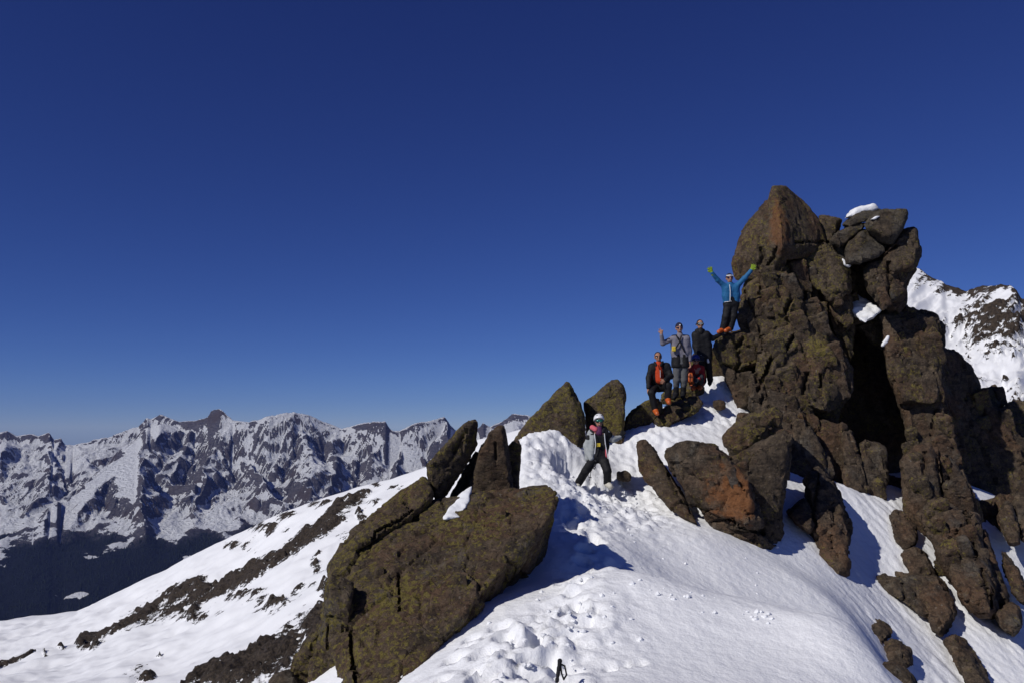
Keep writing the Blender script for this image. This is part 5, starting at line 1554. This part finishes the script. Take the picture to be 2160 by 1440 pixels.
p.add('collar', [('c', J['neck'] + np.array((0.12, -0.0, 0.0)), J['neck'] + np.array((0.08, -0.05, -0.06)), 0.05, 0.045)], 'black_shell', 0.01, 0.02, parent=j)
p.add('neck_warmer', [('c', J['neck'] + np.array((0, -0.02, 0.0)), J['neck'] + np.array((0, -0.03, -0.07)), 0.07, 0.08)], 'purple_top', 0.01, 0.02)
p.strip('front_edge', [at(1254, 914, 16.86), at(1256.5, 935, 16.83), at(1254.5, 956, 16.84)], 'white_trim', 0.009, j)
p.strip('front_edge', [at(1275, 914, 16.88), at(1277, 935, 16.90), at(1282.5, 966, 16.9)], 'white_trim', 0.010, j)
p.strip('lining', [at(1278, 940, 16.92), at(1278.5, 963, 16.9)], 'pink_lining', 0.018, j)
for x in (1259.5, 1264.5):
    p.add('yellow_print', [('b', at(x, 937.5, 16.86), (0.018, 0.010, 0.032), 0.004)], 'yellow_tag', 0.006, 0.004, parent=tp)
p.trousers('black_shell', r=1.0)
p.boots('boot_pale', 'boot_pale', shaft=0.06)
p.glove('l', 'charcoal', curl=0.6, spread=0.1)
p.glove('r', 'black_shell', curl=0.4, spread=0.4)
hd = J['head']
hm = p.add('helmet', [('e', hd + np.array((0, 0.012, 0.045)), (0.106, 0.126, 0.112))], 'white_helmet', 0.008, 0.01, clips=[((0, -0.5, -1), hd + np.array((0, -0.06, 0.048)))])
for sx in (-1, 1):
    p.strip('vent', [hd + np.array((0.035 * sx, -0.075, 0.123)), hd + np.array((0.060 * sx, -0.055, 0.118))], 'charcoal', 0.006, hm)
    p.strip('chin_strap', [hd + np.array((0.088 * sx, 0.0, 0.0)), hd + np.array((0.045 * sx, -0.055, -0.105))], 'charcoal', 0.007, hm)
p.shades('green_lens', goggles=True, frame='charcoal')

def pole(name, grip_px, tip_px, d0, d1, label, grip_len=0.17):
    a, b = at(*grip_px, d0), at(*tip_px, d1)
    ax = (b - a) / np.linalg.norm(b - a)
    root = empty(name, b, label=label, category='ski pole')
    side = np.array((1.0, 0, 0)) - ax * ax[0]; side /= np.linalg.norm(side)
    v, q = sdf_build([('c', a, a + ax * 0.03, 0.022, 0.017), ('c', a + ax * 0.03, a + ax * grip_len, 0.016, 0.014), ('c', a + ax * 0.06, a + ax * 0.075, 0.019, 0.019),
                      ('c', a + ax * 0.10, a + ax * 0.115, 0.018, 0.018), ('c', a + ax * (grip_len - 0.01), a + ax * grip_len, 0.019, 0.018)], 0.004, 0.006)
    child('grip', v, q, M['black_shell'], root)
    v, q = sdf_build([('c', a + ax * grip_len, b, 0.0085, 0.007)], 0.004, 0.002)
    child('shaft', v, q, M['pole_metal'], root)
    pts = [a + ax * 0.02, a + ax * 0.035 + side * 0.05, a + ax * 0.10 + side * 0.075 - np.array((0, .02, 0)), a + ax * 0.14 + side * 0.055 - np.array((0, .03, 0)), a + ax * 0.10 + side * 0.03, a + ax * 0.03 + side * 0.012]
    v, q = sdf_build([('c', x, y, 0.008, 0.008) for x, y in zip(pts[:-1], pts[1:])], 0.004, 0.003)
    child('strap', v, q, M['black_shell'], root)
    m = a + (b - a) * 0.86
    v, q = sdf_build([('e', b - ax * 0.06, (0.035, 0.035, 0.008))], 0.004, 0.002)
    child('basket', v, q, M['black_shell'], root)

cloth('pole_metal', (0.10, 0.10, 0.11), 0.35, spec=0.5)
pole('ski_pole', (1181, 1393), (1164, 1510), 7.75, 7.55, 'black ski pole stuck in the snow at the bottom edge')
pole('ski_pole', (1249, 974), (1244, 1012), 16.84, 16.9, 'dark ski pole held low beside the leg of the white-helmeted person')

# ------------------------------------------------------------------ the air between here and the far range
def build_haze():
    bm = bmesh.new()
    lo, hi = (-16000, -400, -1900), (14000, 15500, 480)
    vs = [bm.verts.new((x, y, z)) for x in (lo[0], hi[0]) for y in (lo[1], hi[1]) for z in (lo[2], hi[2])]
    bmesh.ops.convex_hull(bm, input=vs)
    bmesh.ops.recalc_face_normals(bm, faces=bm.faces)
    me = bpy.data.meshes.new('haze')
    bm.to_mesh(me); bm.free()
    m = bpy.data.materials.new('haze_air')
    m.use_nodes = True
    nt = m.node_tree
    nt.nodes.clear()
    out = nt.nodes.new('ShaderNodeOutputMaterial')
    pv = nt.nodes.new('ShaderNodeVolumePrincipled')
    pv.inputs['Color'].default_value = (0.26, 0.38, 1.0, 1)
    pv.inputs['Density'].default_value = HAZE
    pv.inputs['Anisotropy'].default_value = 0.0
    nt.links.new(pv.outputs[0], out.inputs['Volume'])
    link('haze', me, m, kind='stuff', label='thin blue air filling the valley', category='haze')

HAZE = 0.000012
build_haze()
